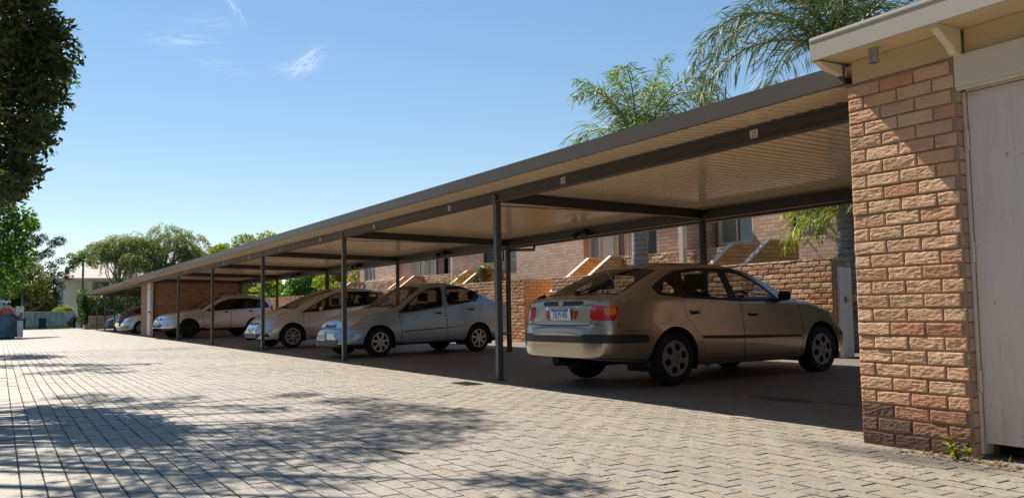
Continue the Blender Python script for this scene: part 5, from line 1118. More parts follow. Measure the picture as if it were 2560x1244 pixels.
def build_car(cfg, label, loc, heading, group='cars parked under the carports'):
    wb = cfg['wb']; car = thing('parked_car', label, 'car', loc, heading, group); paint = cfg['paint']; X0 = wb/2
    zc, zs, zb, wm, wbf = (pch(cfg[k]) for k in ('zc', 'zs', 'zb', 'wm', 'ws')); l0, l1 = cfg['zc'][0][0], cfg['zc'][-1][0]; tt = cfg.get('tt', .42)
    q = np.linspace(l0, l1, 4000); ds = np.hypot(np.hypot(np.diff(q), .8*np.diff(zc(q))), .8*np.diff(wm(q))); cum = np.concatenate([[0], np.cumsum(ds)]); NS = cfg.get('ns', 150)
    L = np.interp(np.linspace(0, cum[-1], NS), cum, q)
    n1, n2, n3 = 15, 9, 14; V = []; T = []
    for l in L:
        ZC = float(zc(l)); ZB = min(float(zb(l)), ZC-.03); ZS = min(float(zs(l)), ZC-.012); ZS = max(ZS, ZB+.02); Wm = float(wm(l)); Wb = min(float(wbf(l)), Wm); h = ZC-ZS; H = ZS-ZB
        ct = np.array([(Wm-.09, ZB), (Wm-.028, ZB+.10*H), (Wm-.006, ZB+.30*H), (Wm, ZB+.52*H), (Wm-.012-.25*(Wm-Wb), ZB+.74*H), (Wb+.012, ZB+.93*H), (Wb, ZS)])
        u = np.linspace(0, 6, n1); i = np.clip(u.astype(int), 0, 5); f = (u-i)[:, None]; P = np.vstack([2*ct[0]-ct[1], ct, 2*ct[-1]-ct[-2]]); p0, p1, p2, p3 = P[i], P[i+1], P[i+2], P[i+3]
        low = .5*((2*p1)+(-p0+p2)*f+(2*p0-5*p1+4*p2-p3)*f**2+(-p0+3*p1-3*p2+p3)*f**3)
        cr = min(.062, .45*h); z4 = ZC-cr; y4 = max(.04, Wb-.018-max(0, z4-ZS)*tt); sct = [(y, z, k/(n1-1)) for k, (y, z) in enumerate(low)]
        for k in range(1, n2+1): t = k/n2; sct.append((Wb+(y4-Wb)*t+.05*min(h, .4)*t*(1-t), ZS+(z4-ZS)*t, 1+t))
        for k in range(1, n3+1): t = k/n3; y = y4*(1-t); sct.append((y, z4+(ZC-z4)*(1-(1-t)**2.6), 2+t))
        full = [(l, y, z, t) for y, z, t in sct]+[(l, -y, z, t) for y, z, t in sct[-2::-1]]
        V += [(a-X0, b, c_) for a, b, c_, t in full]; T += [t for *_, t in full]
    nc = len(full); F = []
    for i in range(NS-1):
        for j in range(nc-1): F.append((i*nc+j, (i+1)*nc+j, (i+1)*nc+j+1, i*nc+j+1))
    nbody = len(F); V = [tuple(v) for v in V]
    for base, sg_ in ((0, 1), ((NS-1)*nc, -1)):          # closed ends as a fine grid across the car
        hf = nc//2; KC = 16; prev = None
        for j in range(hf):
            a_, b_ = V[base+j], V[base+nc-1-j]; row = [base+j]
            for k in range(1, KC): t = k/KC; V.append(tuple(a_[c]+(b_[c]-a_[c])*t for c in range(3))); T.append(T[base+j]); row.append(len(V)-1)
            row.append(base+nc-1-j)
            if prev:
                for k in range(KC): q_ = (prev[k], prev[k+1], row[k+1], row[k]); F.append(q_ if sg_ > 0 else q_[::-1])
            prev = row
        for k in range(KC): q_ = (prev[k], prev[k+1], base+hf); F.append(q_ if sg_ > 0 else q_[::-1])
    capv0 = NS*nc
    for k_ in range(nbody, len(F)):
        f = F[k_]; a_, b_, c_, d_ = (np.array(V[i]) for i in (f[0], f[1], f[2], f[-1])); nx_ = np.cross(c_-a_, d_-b_)[0]
        if (nx_ > 0) != (f[0] >= (NS-1)*nc and not (f[0] >= capv0 and f[0] < capv0+(len(V)-capv0)//2) and a_[0] > 0): F[k_] = f[::-1]
    V = np.array(V); N = np.zeros_like(V)
    for f in F[:nbody]:
        a, b, c_, d_ = (V[k] for k in f); nn = np.cross(c_-a, d_-b)
        for k in f: N[k] += nn
    if N[(NS//2)*nc+4][1] < 0: N = -N; F = [f[::-1] for f in F[:nbody]]+F[nbody:]
    # soft rounding of the end faces
    N[:nc] += np.array([-.6, 0, 0])*np.linalg.norm(N[:nc], axis=1)[:, None]; N[capv0-nc:capv0] += np.array([.6, 0, 0])*np.linalg.norm(N[capv0-nc:capv0], axis=1)[:, None]
    half_ = capv0+(len(V)-capv0)//2; N[capv0:half_] = (-1, 0, 0); N[half_:] = (1, 0, 0)
    N /= np.linalg.norm(N, axis=1)[:, None]+1e-12
    S = Shell(V, N, T, F); rest = S.F
    def coords(): A, t = S.arr(); return A[:, 0]+X0, A[:, 1], A[:, 2], t
    def reg(kind, shape, extra=None, line=None):
        l, y, z, t = coords(); ay = np.abs(y)
        fn = (lambda a, b: sd_line(a, b, shape)-line) if line else (lambda a, b: sd_poly(a, b, shape))
        if kind == 'side': return np.maximum(fn(l, z), (t-2.04)*.35)
        if kind == 'rear': return np.maximum(fn(ay, z), l-(l0+extra))
        if kind == 'front': return np.maximum(fn(ay, z), (l1-extra)-l)
        if kind == 'frontoff': return np.maximum(fn(y, z), (l1-extra)-l)
        if kind == 'wrapr': return np.maximum(fn(ay+(l-l0), z), l-(l0+extra))
        if kind == 'wrapf': return np.maximum(fn(ay+(l1-l), z), (l1-extra)-l)
        if kind == 'top': return np.maximum(np.maximum(shape[0]-l, l-shape[1]), (shape[2]-t)*.35)
        if kind == 'toplines': return np.maximum(np.maximum(fn(l, ay), (2.02-t)*.3), 0*l-1)
    def split(faces, name, mat, off=0.0, parent=None, both=True, label=None):
        outs = []
        if both:
            for sgn in (1, -1):
                g_ = [f for f in faces if sum(S.V[i][1] for i in f)*sgn > 0]
                if g_:
                    o = S.obj(name, [(g_, mat)], parent or car, off); outs.append(o)
        elif faces: outs.append(S.obj(name, [(faces, mat)], parent or car, off))
        return outs
    # -- wheel arches first (thrown away: real openings)
    ar = cfg['arch']
    for cx in (0.0, wb):
        l, y, z, t = coords(); d = np.hypot(l-cx, z-cfg['tyre'][0])-ar; d = np.maximum(d, (t-1.2)*.3); _, rest = S.cut(rest, d)
    # -- glass
    for shp in cfg['dlo']:
        a, rest = S.cut(rest, reg('side', shp)); 
        for pn in cfg['panes']:
            g_, a = S.cut(a, reg('side', pn)); split(g_, 'side_window', M[cfg.get('sideglass', 'glass')])
        split(a, 'window_trim', M['black'], .001)
    for key, nm in (('ws', 'windscreen'), ('rw', 'rear_window')):
        shp = cfg['screen_'+key]
        if key == 'rw' and shp is None: continue
        a, rest = S.cut(rest, reg('top', shp)); b, a = S.cut(a, reg('top', (shp[0]+.03, shp[1]-.03, shp[2]+.05))); split(b, nm, M['tint' if cfg.get('sideglass') == 'tint' and key == 'rw' else 'glass'], 0, None, False); split(a, 'glass_border', M['black'], .001, None, False)
    lining = list(rest)
    # -- lamps, strips, grille, plates: (part name, kind, shape, extra, material, offset, both sides)
    for nm, kind, shp, ex, mat, off, both in cfg['regs']:
        a, rest = S.cut(rest, reg(kind, shp, ex)); split(a, nm, M[mat], off, None, both)
    gaps_creases = []
    for kind, ln, ex, wdt in cfg['lines']:
        rest = S.refine(rest, reg(kind, ln, ex, line=wdt), .045); a, rest = S.cut(rest, reg(kind, ln, ex, line=wdt)); gaps_creases += a
    for dn, poly, hnd in cfg['doors']:
        l, y, z, t = coords(); d = np.maximum(sd_poly(l, z, poly), (t-2.04)*.35)
        a, rest = S.cut(rest, d+.0045); l, y, z, t = coords(); d = np.maximum(sd_poly(l, z, poly), (t-2.04)*.35); b, rest = S.cut(rest, d-.0015); gaps_creases += b
        strips = []
        for o, sg in zip(split(a, 'door', paint), (1, -1)):
            hx, hz = hnd; yy = float(wm(hx)); wv = float(wbf(hx)); hy = yy-.35*(yy-wv)+.004
            m = MB(); m.box(hx-X0-.062, hx-X0+.062, hy*sg-.004, hy*sg+.004, hz-.026, hz+.020); m.build('handle_shade', M['dark'], o, bevel=.005)  # dark patch stands in for the shade behind the handle
            m = MB(); m.box(hx-X0-.070, hx-X0+.070, sg*hy-.012+sg*.010, sg*hy+.012+sg*.010, hz-.002, hz+.020); m.build('handle', M[cfg.get('handle', 'black')] if isinstance(cfg.get('handle', 'black'), str) else cfg['handle'], o, bevel=.008)
    if isinstance(cfg.get('lowdark'), float):
        l, y, z, t = coords(); a, rest = S.cut(rest, z-cfg['lowdark']); split(a, 'sill_trim', M['black'], 0.001)
    S.obj('body', [(rest, paint), (gaps_creases, M['dark'])], car)
    # inner lining so the cabin is not a bare shell
    S.obj('interior_lining', [(lining, M['trim'])], car, -.03)
    m = MB(); g0, g1 = l0+.25, l1-.35
    m.box(max(g0, -.25)-X0, min(g1, wb+.35)-X0, -.58, .58, cfg['floor'], cfg['floor']+.05); m.box(l0+.16-X0, l0+.42-X0, -.38, .38, cfg['floor']+.12, cfg['floor']+.2); m.tube([(l0+.25-X0, .35, .27), (l0+.7-X0, .35, .27)], .07, 10); m.tube([(-X0, -.6, cfg['tyre'][0]), (-X0, .6, cfg['tyre'][0])], .035, 8); m.build('underbody', M['dark'], car)
    R_, w_, rim_, sty = cfg['tyre']
    for cx in (0.0, wb):
        for s_ in (1, -1):
            m = MB(); yo = float(wm(cx))-.02; n = 20; a_ = ar+.012; pr = [(cx-X0+a_*math.cos(math.pi*(-.12+1.24*k/n)), R_+a_*math.sin(math.pi*(-.12+1.24*k/n))) for k in range(n+1)]
            m.add([(px, s_*yy, pz) for px, pz in pr for yy in (yo-.004, .42)], [(2*k, 2*k+1, 2*k+3, 2*k+2) for k in range(n)]); m.add([(px, s_*.42, pz) for px, pz in pr], [tuple(range(n+1))]); m.build('wheel_arch', M['dark'], car)
            make_wheel(car, cx-X0, s_*(cfg['track']/2), R_, w_, rim_, sty, s_, cfg.get('rimmat'))
    sz = cfg['floor']+.12; sx = cfg['seatx']
    for s_ in (1, -1): seat(car, sx-X0, s_*.36, sz)
    seat(car, sx-.82-X0, 0, sz+.02, True, 1.22, True)
    m = MB(); dx = cfg['dash']; m.box(dx-.30-X0, dx+.25-X0, -.66, .66, .62, cfg['dashz']); m.build('dashboard', M['trim'], car, bevel=.06, seg=3)
    m = MB(); n = 24; c0 = Vector((dx-.42-X0, -.36, cfg['dashz']-.02)); pts = [c0+Vector((.06*math.sin(2*math.pi*k/n), .18*math.cos(2*math.pi*k/n), .17*math.sin(2*math.pi*k/n))) for k in range(n+1)]; m.tube(pts, .014, 6); m.tube([c0, (dx-.2-X0, -.36, cfg['dashz']-.1)], .02, 6); m.build('steering_wheel', M['black'], car, smooth=True)
    mx, mz = cfg['mirror']; wv = float(wbf(mx))
    for s_ in (1, -1):
        m = MB(); y0 = s_*(wv+.10); n = 10; rows = []
        for k in range(7):
            t = k/6; sc_ = math.sqrt(max(.03, 1-(2*t-1)**4)); rows.append([(mx-X0-.02+.055*math.cos(a)*sc_*(1 if math.cos(a) > 0 else .25), y0+s_*(t-.5)*.19, mz+.06*math.sin(a)*sc_) for a in (2*math.pi*j/14 for j in range(14))])
        m.add([p for r_ in rows for p in r_], [(i*14+j, i*14+(j+1) % 14, (i+1)*14+(j+1) % 14, (i+1)*14+j) for i in range(6) for j in range(14)]+[tuple(range(14)), tuple(range(97, 83, -1))]); mo = m.build('mirror', cfg.get('mirmat', M['black']), car, smooth=True)
        m = MB(); m.tube([(mx-X0, s_*(wv-.02), mz-.06), (mx-X0, y0-s_*.05, mz-.035)], .022, 8); m.build('mirror_stalk', M['black'], mo)
    # wipers lie on the windscreen
    m = MB(); wl = cfg['screen_ws'][1]
    for y0, y1 in ((-.55, -.02), (.0, .55)):
        pts = [(wl-.02-.12*k/5-X0, y0+(y1-y0)*k/5, float(zc(wl-.02-.12*k/5))-.005-.05*(abs(y0+(y1-y0)*k/5)/.7)**2.6+.012) for k in range(6)]; m.tube(pts, .008, 5)
    m.build('wiper', M['black'], car)
    return car, dict(zc=zc, zs=zs, wm=wm, ws=wbf, X0=X0, l0=l0, l1=l1)
def plate(car, c, ex, ey, w, h, txt, band=None, sx=.62):
    ex = Vector(ex); ey = Vector(ey); ez = ex.cross(ey); c = Vector(c); m = MB(); P = [c+ex*a*w/2+ey*b*h/2 for a, b in ((-1, -1), (1, -1), (1, 1), (-1, 1))]
    m.add([p for p in P]+[p+ez*.012 for p in P], [(0, 3, 2, 1), (4, 5, 6, 7), (0, 1, 5, 4), (1, 2, 6, 5), (2, 3, 7, 6), (3, 0, 4, 7)]); po = m.build('number_plate', M['plate'], car, bevel=.004)
    text_mesh('plate_lettering', txt, h*.82, M['plateblue'], po, frame4(c+ez*.0132-ey*h*.10, ex, ey), .0006, sx)
    if band:
        m = MB(); Q = [c+ez*.0126+ex*a*w*.42+ey*(h*.5-.006-b*.030) for a, b in ((-1, 1), (1, 1), (1, 0), (-1, 0))]; m.add(Q+[p+ez*.001 for p in Q], [(0, 3, 2, 1), (4, 5, 6, 7), (0, 1, 5, 4), (1, 2, 6, 5), (2, 3, 7, 6), (3, 0, 4, 7)]); m.build('plate_band', M['plateblue'], po)
        text_mesh('band_lettering', band, .024, M['plate'], po, frame4(c+ez*.0140+ey*(h*.5-.021), ex, ey), .0004, .9)
    return po

PT = {'champ': carpaint('champagne_paint', (0.46, 0.375, 0.29), .78, .30, .05), 'blue': carpaint('pale_blue_paint', (0.37, 0.51, 0.66), .6, .33, .14), 'silver': carpaint('silver_paint', (0.76, 0.74, 0.73), .6, .34, .08),
      'silver2': carpaint('cool_silver_paint', (0.76, 0.76, 0.78), .6, .34, .10), 'grey': carpaint('dark_grey_paint', (0.09, 0.10, 0.11), .5, .3, .08), 'navy': carpaint('near_black_paint', (0.02, 0.022, 0.026), .4, .3, .08)}
M['chromecap'] = plain('bright_mirror_cap', (.75, .76, .78), .18, .6, .03)
# ---- champagne hatchback seen from behind
EL = dict(wb=2.61, paint=PT['champ'], ns=170, tt=.42, arch=.355, tyre=(.300, .19, .195, 'oval'), track=1.475, floor=.22, seatx=1.28, dash=2.0, dashz=.90, mirror=(1.83, .985), handle='silver', rimmat=plain('dusty_hubcap', (.24, .225, .22), .45, .2, .1),
    zc=[(-1.03, .60), (-1.015, .655), (-.985, .678), (-.965, .695), (-.952, .80), (-.930, .93), (-.90, .985), (-.84, 1.005), (-.72, 1.03), (-.35, 1.205), (-.05, 1.325), (.25, 1.390), (.6, 1.415), (.95, 1.415), (1.3, 1.37), (1.6, 1.265), (2.0, 1.07), (2.2, .965), (2.5, .925), (2.9, .85), (3.2, .75), (3.36, .65), (3.44, .56), (3.47, .50)],
    zs=[(-1.03, .54), (-.97, .64), (-.94, .76), (-.9, .89), (-.8, .955), (-.3, .985), (.2, .975), (1.0, .935), (1.9, .905), (2.3, .885), (2.8, .80), (3.2, .69), (3.4, .58), (3.47, .45)],
    zb=[(-1.03, .335), (-1.0, .325), (-.9, .31), (-.45, .28), (.4, .205), (2.2, .195), (2.9, .205), (3.3, .225), (3.44, .28), (3.47, .36)],
    wm=[(-1.03, .52), (-1.0, .64), (-.93, .735), (-.8, .795), (-.6, .83), (-.2, .852), (.5, .86), (1.8, .86), (2.6, .85), (3.0, .80), (3.25, .70), (3.4, .55), (3.47, .40)],
    ws=[(-1.03, .50), (-.97, .61), (-.94, .655), (-.88, .70), (-.7, .75), (-.3, .79), (.3, .81), (1.5, .815), (2.2, .79), (2.8, .74), (3.2, .62), (3.4, .47), (3.47, .35)],
    dlo=[rounded([(-.25, 1.10), (-.19, 1.010), (.19, .975), (1.07, .922), (1.90, .915), (1.62, 1.12), (1.34, 1.262), (1.13, 1.320), (.50, 1.322), (.17, 1.288), (-.05, 1.205)], .12)],
    panes=[rounded([(-.16, 1.09), (-.12, 1.035), (.05, 1.015), (.11, 1.21), (.02, 1.18)], .15), rounded([(.20, 1.010), (.93, .965), (.90, 1.268), (.54, 1.29), (.27, 1.262)], .1), rounded([(1.07, .955), (1.80, .945), (1.56, 1.115), (1.28, 1.245), (1.03, 1.278)], .1)],
    screen_ws=(1.36, 2.17, 2.10), screen_rw=(-.70, -.02, 2.12),
    regs=[('garnish_strip', 'rear', rounded([(-.1, .905), (.36, .905), (.375, .945), (.35, .955), (-.1, .955)], .1), .12, 'black', .004, False),
          ('plate_recess', 'rear', [(-.1, .735), (.225, .735), (.235, .895), (-.1, .895)], .12, 'champ_recess', -.004, False),
          ('inner_tail_lamp', 'rear', rounded([(.235, .855), (.240, .745), (.275, .745), (.310, .855)], .15), .12, 'red', .003, True),
          ('reverse_lamp', 'rear', [(.235, .857), (.310, .857), (.315, .900), (.240, .900)], .12, 'lens', .003, True),
          ('turn_lamp', 'wrapr', rounded([(.83, .80), (1.0, .79), (1.02, .875), (.87, .89), (.80, .86)], .3), .50, 'amber', .005, True),
          ('tail_lamp', 'wrapr', rounded([(.585, .745), (.99, .735), (1.03, .82), (1.035, .885), (.70, .905), (.615, .895)], .12), .50, 'red', .004, True),
          ('bumper_strip', 'side', [(-1.2, .500), (-.41, .490), (-.35, .572), (-.6, .588), (-1.2, .592)], None, 'black', .006, True),
          ('bumper_strip', 'front', [(.30, .46), (.78, .46), (.78, .52), (.30, .52)], .40, 'black', .006, True),
          ('side_moulding', 'side', [(.40, .542), (2.19, .503), (2.18, .452), (.43, .492)], None, 'black', .006, True),
          ('indicator', 'side', rounded([(2.45, .715), (2.55, .71), (2.55, .74), (2.45, .745)], .2), None, 'amber', .003, True),
          ('headlight', 'wrapf', rounded([(.42, .56), (.90, .60), (1.05, .70), (.95, .73), (.45, .66)], .15), .55, 'lens', .002, True), ('grille', 'front', [(-.1, .55), (.30, .55), (.32, .62), (-.1, .63)], .3, 'black', .001, False)],
    lines=[('rear', [(.64, .985), (.585, .90), (.548, .735), (.530, .70), (.50, .690), (0, .686)], .14, .0055), ('wrapr', [(.585, .742), (.63, .70), (1.05, .692), (1.75, .690)], .9, .0035), ('side', [(-.80, .735), (-.785, .64), (-.74, .625), (-.36, .62)], None, .0035), ('side', [(-.98, .335), (-.40, .300)], None, .006), ('side', [(2.24, .88), (2.24, .70), (2.21, .28)], None, .004), ('toplines', [(2.2, .70), (2.6, .66), (3.2, .52)], None, .004), ('side', [(.42, .33), (2.2, .315)], None, .003)],
    doors=[('door', [(.14, 1.0), (.20, .75), (.36, .56), (.45, .40), (.47, .27), (1.125, .265), (1.11, .94)], (.33, .815)), ('door', [(1.12, .94), (1.135, .265), (2.19, .265), (2.225, .70), (2.20, .905), (1.9, .93)], (1.31, .775))])
M['champ_recess'] = PT['champ']  # plate recess takes the plain body paint
def place_rear(rx, ry, hd, wb): return (rx+math.cos(hd)*wb/2, ry+math.sin(hd)*wb/2, zg(ry+math.sin(hd)*wb/2))
hd = R(93.7); car, K = build_car(EL, 'champagne hatchback parked nose in, seen from behind, closest to the brick storage shed', place_rear(-8.28, 6.45, hd, 2.61), hd)
X0 = K['X0']; rl = K['l0']
plate(car, (-.962-X0, 0, .812), (0, -1, 0), (0, .10, 1), .372, .134, '1BLM·488', 'WESTERN  AUSTRALIA', .60)
text_mesh('model_badge', 'ELANTRA', .045, M['chrome'], car, frame4((-.936-X0, -.475, .905), (.10, -1, 0), (.12, 0, 1)), .002, 1.0)
m = MB(); n = 24
for k in range(n):
    a, b = 2*math.pi*k/n, 2*math.pi*(k+1)/n
    for r0_, r1_ in ((.85, 1.0),):
        m.add([(-.953-X0, -.045*r0_*math.cos(a)+.0, .932+.022*r0_*math.sin(a)), (-.953-X0, -.045*r1_*math.cos(a), .932+.022*r1_*math.sin(a)), (-.953-X0, -.045*r1_*math.cos(b), .932+.022*r1_*math.sin(b)), (-.953-X0, -.045*r0_*math.cos(b), .932+.022*r0_*math.sin(b))], [(0, 1, 2, 3)])
for s_ in (-1, 1): m.tube([(-.953-X0, s_*.022-.006, .916), (-.953-X0, s_*.016+.006, .948)], .0045, 5)
m.tube([(-.953-X0, .018, .928), (-.953-X0, 0, .936), (-.953-X0, -.018, .934)], .004, 5); m.build('emblem', M['chrome'], car)
for s_ in (1, -1):   # amber half of each tail lamp
    pass
m = MB(); m.tube([(-.70-X0, -.80, .955), (-.72-X0, -.795, .975)], .014, 8); m.tube([(-.70-X0, -.795, .965), (-.92-X0, -.70, 1.36)], .0035, 5); m.build('aerial', M['pipe'], car)
m = MB(); m.tube([(-.66-X0, .02, 1.062), (-.56-X0, -.12, 1.115), (-.44-X0, -.30, 1.150)], .011, 6); m.lathe([(0, -.02), (.03, -.02), (.03, .02), (0, .02)], 10, 'y', (-.70-X0, .02, 1.05)); m.build('rear_wiper', M['black'], car)
m = MB(); zz = [float(K['zc'](l)) for l in (-.80, -.62, -.35)]
m.tube([(-.80-X0, .66, .985), (-.70-X0, .64, 1.03)], .022, 8); m.build('spoiler_stop', M['black'], car)

# ---- pale blue sedan
EC = dict(wb=2.37, paint=PT['blue'], ns=165, tt=.40, arch=.335, tyre=(.285, .175, .185, 'seven'), track=1.42, floor=.22, seatx=1.10, dash=1.85, dashz=.88, mirror=(1.72, .93), handle=PT['blue'], sideglass='glass_mid',
    zc=[(-1.03, .62), (-1.02, .80), (-1.0, .985), (-.95, 1.035), (-.80, 1.055), (-.52, 1.08), (-.25, 1.215), (.0, 1.335), (.3, 1.425), (.65, 1.468), (1.0, 1.46), (1.25, 1.40), (1.6, 1.205), (1.95, .99), (2.1, .95), (2.4, .905), (2.75, .815), (2.92, .735), (2.985, .655), (3.03, .590), (3.06, .565), (3.10, .53), (3.12, .46)],
    zs=[(-1.03, .56), (-1.0, .90), (-.9, .985), (-.4, 1.03), (.2, 1.02), (.9, .935), (1.9, .84), (2.3, .80), (2.7, .69), (2.95, .57), (3.12, .42)],
    zb=[(-1.03, .42), (-.98, .34), (-.5, .29), (.3, .225), (2.0, .21), (2.6, .19), (3.0, .185), (3.09, .195), (3.12, .215)],
    wm=[(-1.03, .54), (-.98, .67), (-.85, .755), (-.5, .81), (.3, .83), (1.8, .83), (2.4, .82), (2.75, .77), (2.98, .655), (3.09, .52), (3.12, .42)],
    ws=[(-1.03, .5), (-.95, .62), (-.8, .70), (-.4, .75), (.3, .775), (1.5, .775), (2.1, .75), (2.6, .69), (2.9, .57), (3.05, .45), (3.12, .35)],
    dlo=[rounded([(1.96, .838), (1.62, .862), (.89, .955), (.82, 1.365), (1.12, 1.335), (1.50, 1.155)], .06), rounded([(.77, .968), (.03, 1.06), (-.09, 1.165), (.01, 1.30), (.27, 1.368), (.72, 1.375)], .16)],
    panes=[rounded([(1.88, .862), (1.60, .885), (.915, .975), (.845, 1.345), (1.11, 1.315), (1.48, 1.145)], .08), rounded([(.75, .985), (.05, 1.075), (-.06, 1.165), (.03, 1.285), (.28, 1.350), (.70, 1.358)], .16)],
    screen_ws=(1.28, 2.02, 2.10), screen_rw=(-.50, .10, 2.12),
    regs=[('turn_lamp', 'wrapf', rounded([(1.10, .745), (1.06, .65), (.86, .57), (.74, .562), (.98, .68)], .15), .75, 'amber', .006, True), ('headlight', 'wrapf', rounded([(.33, .575), (.36, .65), (.60, .705), (.95, .755), (1.10, .750), (1.06, .66), (.88, .585), (.60, .558)], .12), .75, 'lens', .004, True),
          ('grille', 'front', rounded([(-.1, .575), (.27, .580), (.31, .635), (.20, .640), (0, .625), (-.1, .63)], .1), .30, 'grille_blue', .001, False),
          ('lower_intake', 'front', rounded([(-.1, .255), (.44, .255), (.50, .345), (-.1, .345)], .15), .34, 'black', -.003, False),
          ('side_moulding', 'side', [(-.06, .575), (.30, .560), (1.86, .490), (1.86, .462), (.30, .530), (-.03, .545)], None, 'black', .005, True),
          ('tail_lamp', 'wrapr', rounded([(.45, .76), (.80, .74), (.88, .93), (.50, .96)], .15), .28, 'red', .003, True), ('indicator', 'side', rounded([(2.16, .685), (2.24, .685), (2.24, .72), (2.16, .72)], .3), None, 'amber', .004, True)],
    lines=[('wrapf', [(.30, .548), (.9, .548), (1.25, .555), (1.5, .58)], .95, .0045), ('side', [(-1.0, .705), (-.45, .700), (-.36, .60)], None, .004), ('side', [(-.45, .86), (-.62, .86), (-.62, .98), (-.45, .98), (-.45, .86)], None, .003), ('toplines', [(2.08, .66), (2.5, .60), (2.9, .40)], None, .004), ('side', [(1.92, .81), (1.90, .30)], None, .004), ('side', [(2.55, .715), (1.9, .775), (.8, .905), (-.2, .975), (-.6, .985)], None, .0028)],  # last side line paints the shade of the shoulder crease
    doors=[('door', [(-.13, 1.16), (-.10, .95), (.07, .62), (.33, .44), (.36, .28), (.80, .265), (.83, .95)], (.18, .90)), ('door', [(.845, .95), (.815, .265), (1.87, .245), (1.90, .47), (1.93, .82)], (1.01, .84))], lowdark=.262)
M['grille_blue'] = plain('dark_blue_grille', (0.015, 0.02, 0.05), .3)
hd = math.atan2(-.990, .139); car, K = build_car(EC, 'pale blue small sedan with dusty bonnet facing the driveway', place_rear(-16.94, 8.60, hd, 2.37), hd); X0 = K['X0']
plate(car, (3.128-X0, -.17, .405), (0, 1, 0), (0, 0, 1), .30, .155, '1DKT·902', None, .52)
m = MB()
for w_, h_ in ((.042, .026), (.018, .026)): m.tube([(2.975-X0+.01*math.sin(2*math.pi*k/20), w_*math.cos(2*math.pi*k/20), .668+h_*math.sin(2*math.pi*k/20)) for k in range(21)], .005, 5)
m.build('emblem', M['chrome'], car)
m = MB(); m.tube([(2.74-X0, .745, .418), (2.85-X0, .72, .412), (2.93-X0, .69, .414)], .006, 5); m.tube([(2.80-X0, .735, .414), (2.82-X0, .735, .432)], .006, 5); m.build('bumper_scrape', M['black'], car)

# ---- silver one-box hatchback
JZ = dict(wb=2.50, paint=PT['silver'], ns=150, tt=.40, arch=.345, tyre=(.295, .185, .195, 'y'), track=1.46, floor=.22, seatx=1.25, dash=2.1, dashz=.92, mirror=(1.78, .975), handle=PT['silver'], sideglass='glass_mid', mirmat=M['chromecap'],
    zc=[(-.60, .60), (-.585, .85), (-.52, 1.06), (-.42, 1.26), (-.30, 1.39), (-.15, 1.46), (.3, 1.51), (.8, 1.525), (1.2, 1.495), (1.6, 1.385), (2.0, 1.21), (2.4, 1.02), (2.55, .975), (2.8, .885), (3.05, .76), (3.2, .64), (3.27, .55), (3.30, .46)],
    zs=[(-.60, .54), (-.55, .85), (-.45, 1.03), (-.2, 1.08), (.4, 1.04), (1.2, .965), (2.0, .90), (2.4, .87), (2.8, .78), (3.1, .62), (3.30, .42)],
    zb=[(-.60, .42), (-.55, .34), (-.4, .29), (.3, .22), (2.2, .20), (2.9, .19), (3.2, .20), (3.30, .26)],
    wm=[(-.60, .62), (-.55, .72), (-.4, .80), (0, .84), (.6, .848), (2.0, .848), (2.6, .83), (2.95, .76), (3.15, .64), (3.26, .50), (3.30, .40)],
    ws=[(-.60, .58), (-.5, .68), (-.3, .75), (.3, .785), (1.5, .79), (2.2, .765), (2.7, .70), (3.0, .60), (3.2, .44), (3.30, .33)],
    dlo=[rounded([(2.28, .872), (1.75, .91), (.9, 1.0), (-.15, 1.10), (-.34, 1.21), (-.12, 1.37), (.35, 1.415), (.9, 1.42), (1.25, 1.365), (1.68, 1.185)], .08)],
    panes=[rounded([(2.14, .90), (1.86, .915), (1.80, 1.10), (1.86, 1.07)], .1), rounded([(1.80, .925), (.92, 1.015), (.88, 1.395), (1.22, 1.345), (1.64, 1.17)], .08), rounded([(.84, 1.025), (.12, 1.095), (.10, 1.37), (.36, 1.392), (.82, 1.398)], .08), rounded([(.05, 1.105), (-.12, 1.12), (-.29, 1.21), (-.10, 1.345), (.04, 1.36)], .12)],
    screen_ws=(1.25, 2.47, 2.10), screen_rw=(-.52, -.28, 2.12),
    regs=[('headlight', 'wrapf', rounded([(.40, .60), (.62, .70), (1.12, .90), (1.30, .93), (1.12, .74), (.75, .615)], .12), .85, 'lens', .004, True), ('grille', 'front', rounded([(-.1, .58), (.42, .60), (.50, .66), (-.1, .635)], .1), .35, 'grille_blue', .001, False),
          ('lower_intake', 'front', rounded([(-.1, .26), (.46, .26), (.56, .36), (-.1, .40)], .12), .30, 'black', -.003, False), ('fog_lamp_recess', 'wrapf', rounded([(.70, .30), (.98, .27), (.86, .40)], .15), .5, 'black', .001, True), ('tail_lamp', 'wrapr', rounded([(.62, .90), (.86, .88), (.86, 1.2), (.64, 1.2)], .15), .3, 'red', .003, True)],
    lines=[('wrapf', [(.50, .56), (.95, .57), (1.20, .66)], .7, .004), ('side', [(2.2, .87), (2.22, .60), (2.12, .27)], None, .004), ('toplines', [(2.5, .68), (3.0, .52)], None, .004)],
    doors=[('door', [(.02, 1.09), (.02, .90), (.30, .60), (.40, .27), (.90, .265), (.90, 1.01)], (.22, .96)), ('door', [(.915, 1.01), (.915, .265), (2.02, .255), (2.09, .55), (2.05, .88)], (1.10, .91))], lowdark=.225)
hd = math.atan2(-.9945, .105); fr_ = (-22.43, 6.27)
car, K = build_car(JZ, 'silver one-box hatchback with chrome mirror parked between the blue sedan and silver wagon', place_rear(fr_[0]-math.cos(hd)*2.5, fr_[1]-math.sin(hd)*2.5, hd, 2.5), hd); X0 = K['X0']
plate(car, (3.30-X0, 0, .46), (0, 1, 0), (0, 0, 1), .372, .134, '1CYR·615', None, .60)
m = MB(); m.tube([(.15-X0, 0, 1.50), (-.05-X0, 0, 1.70)], .006, 5); m.build('aerial', M['black'], car)

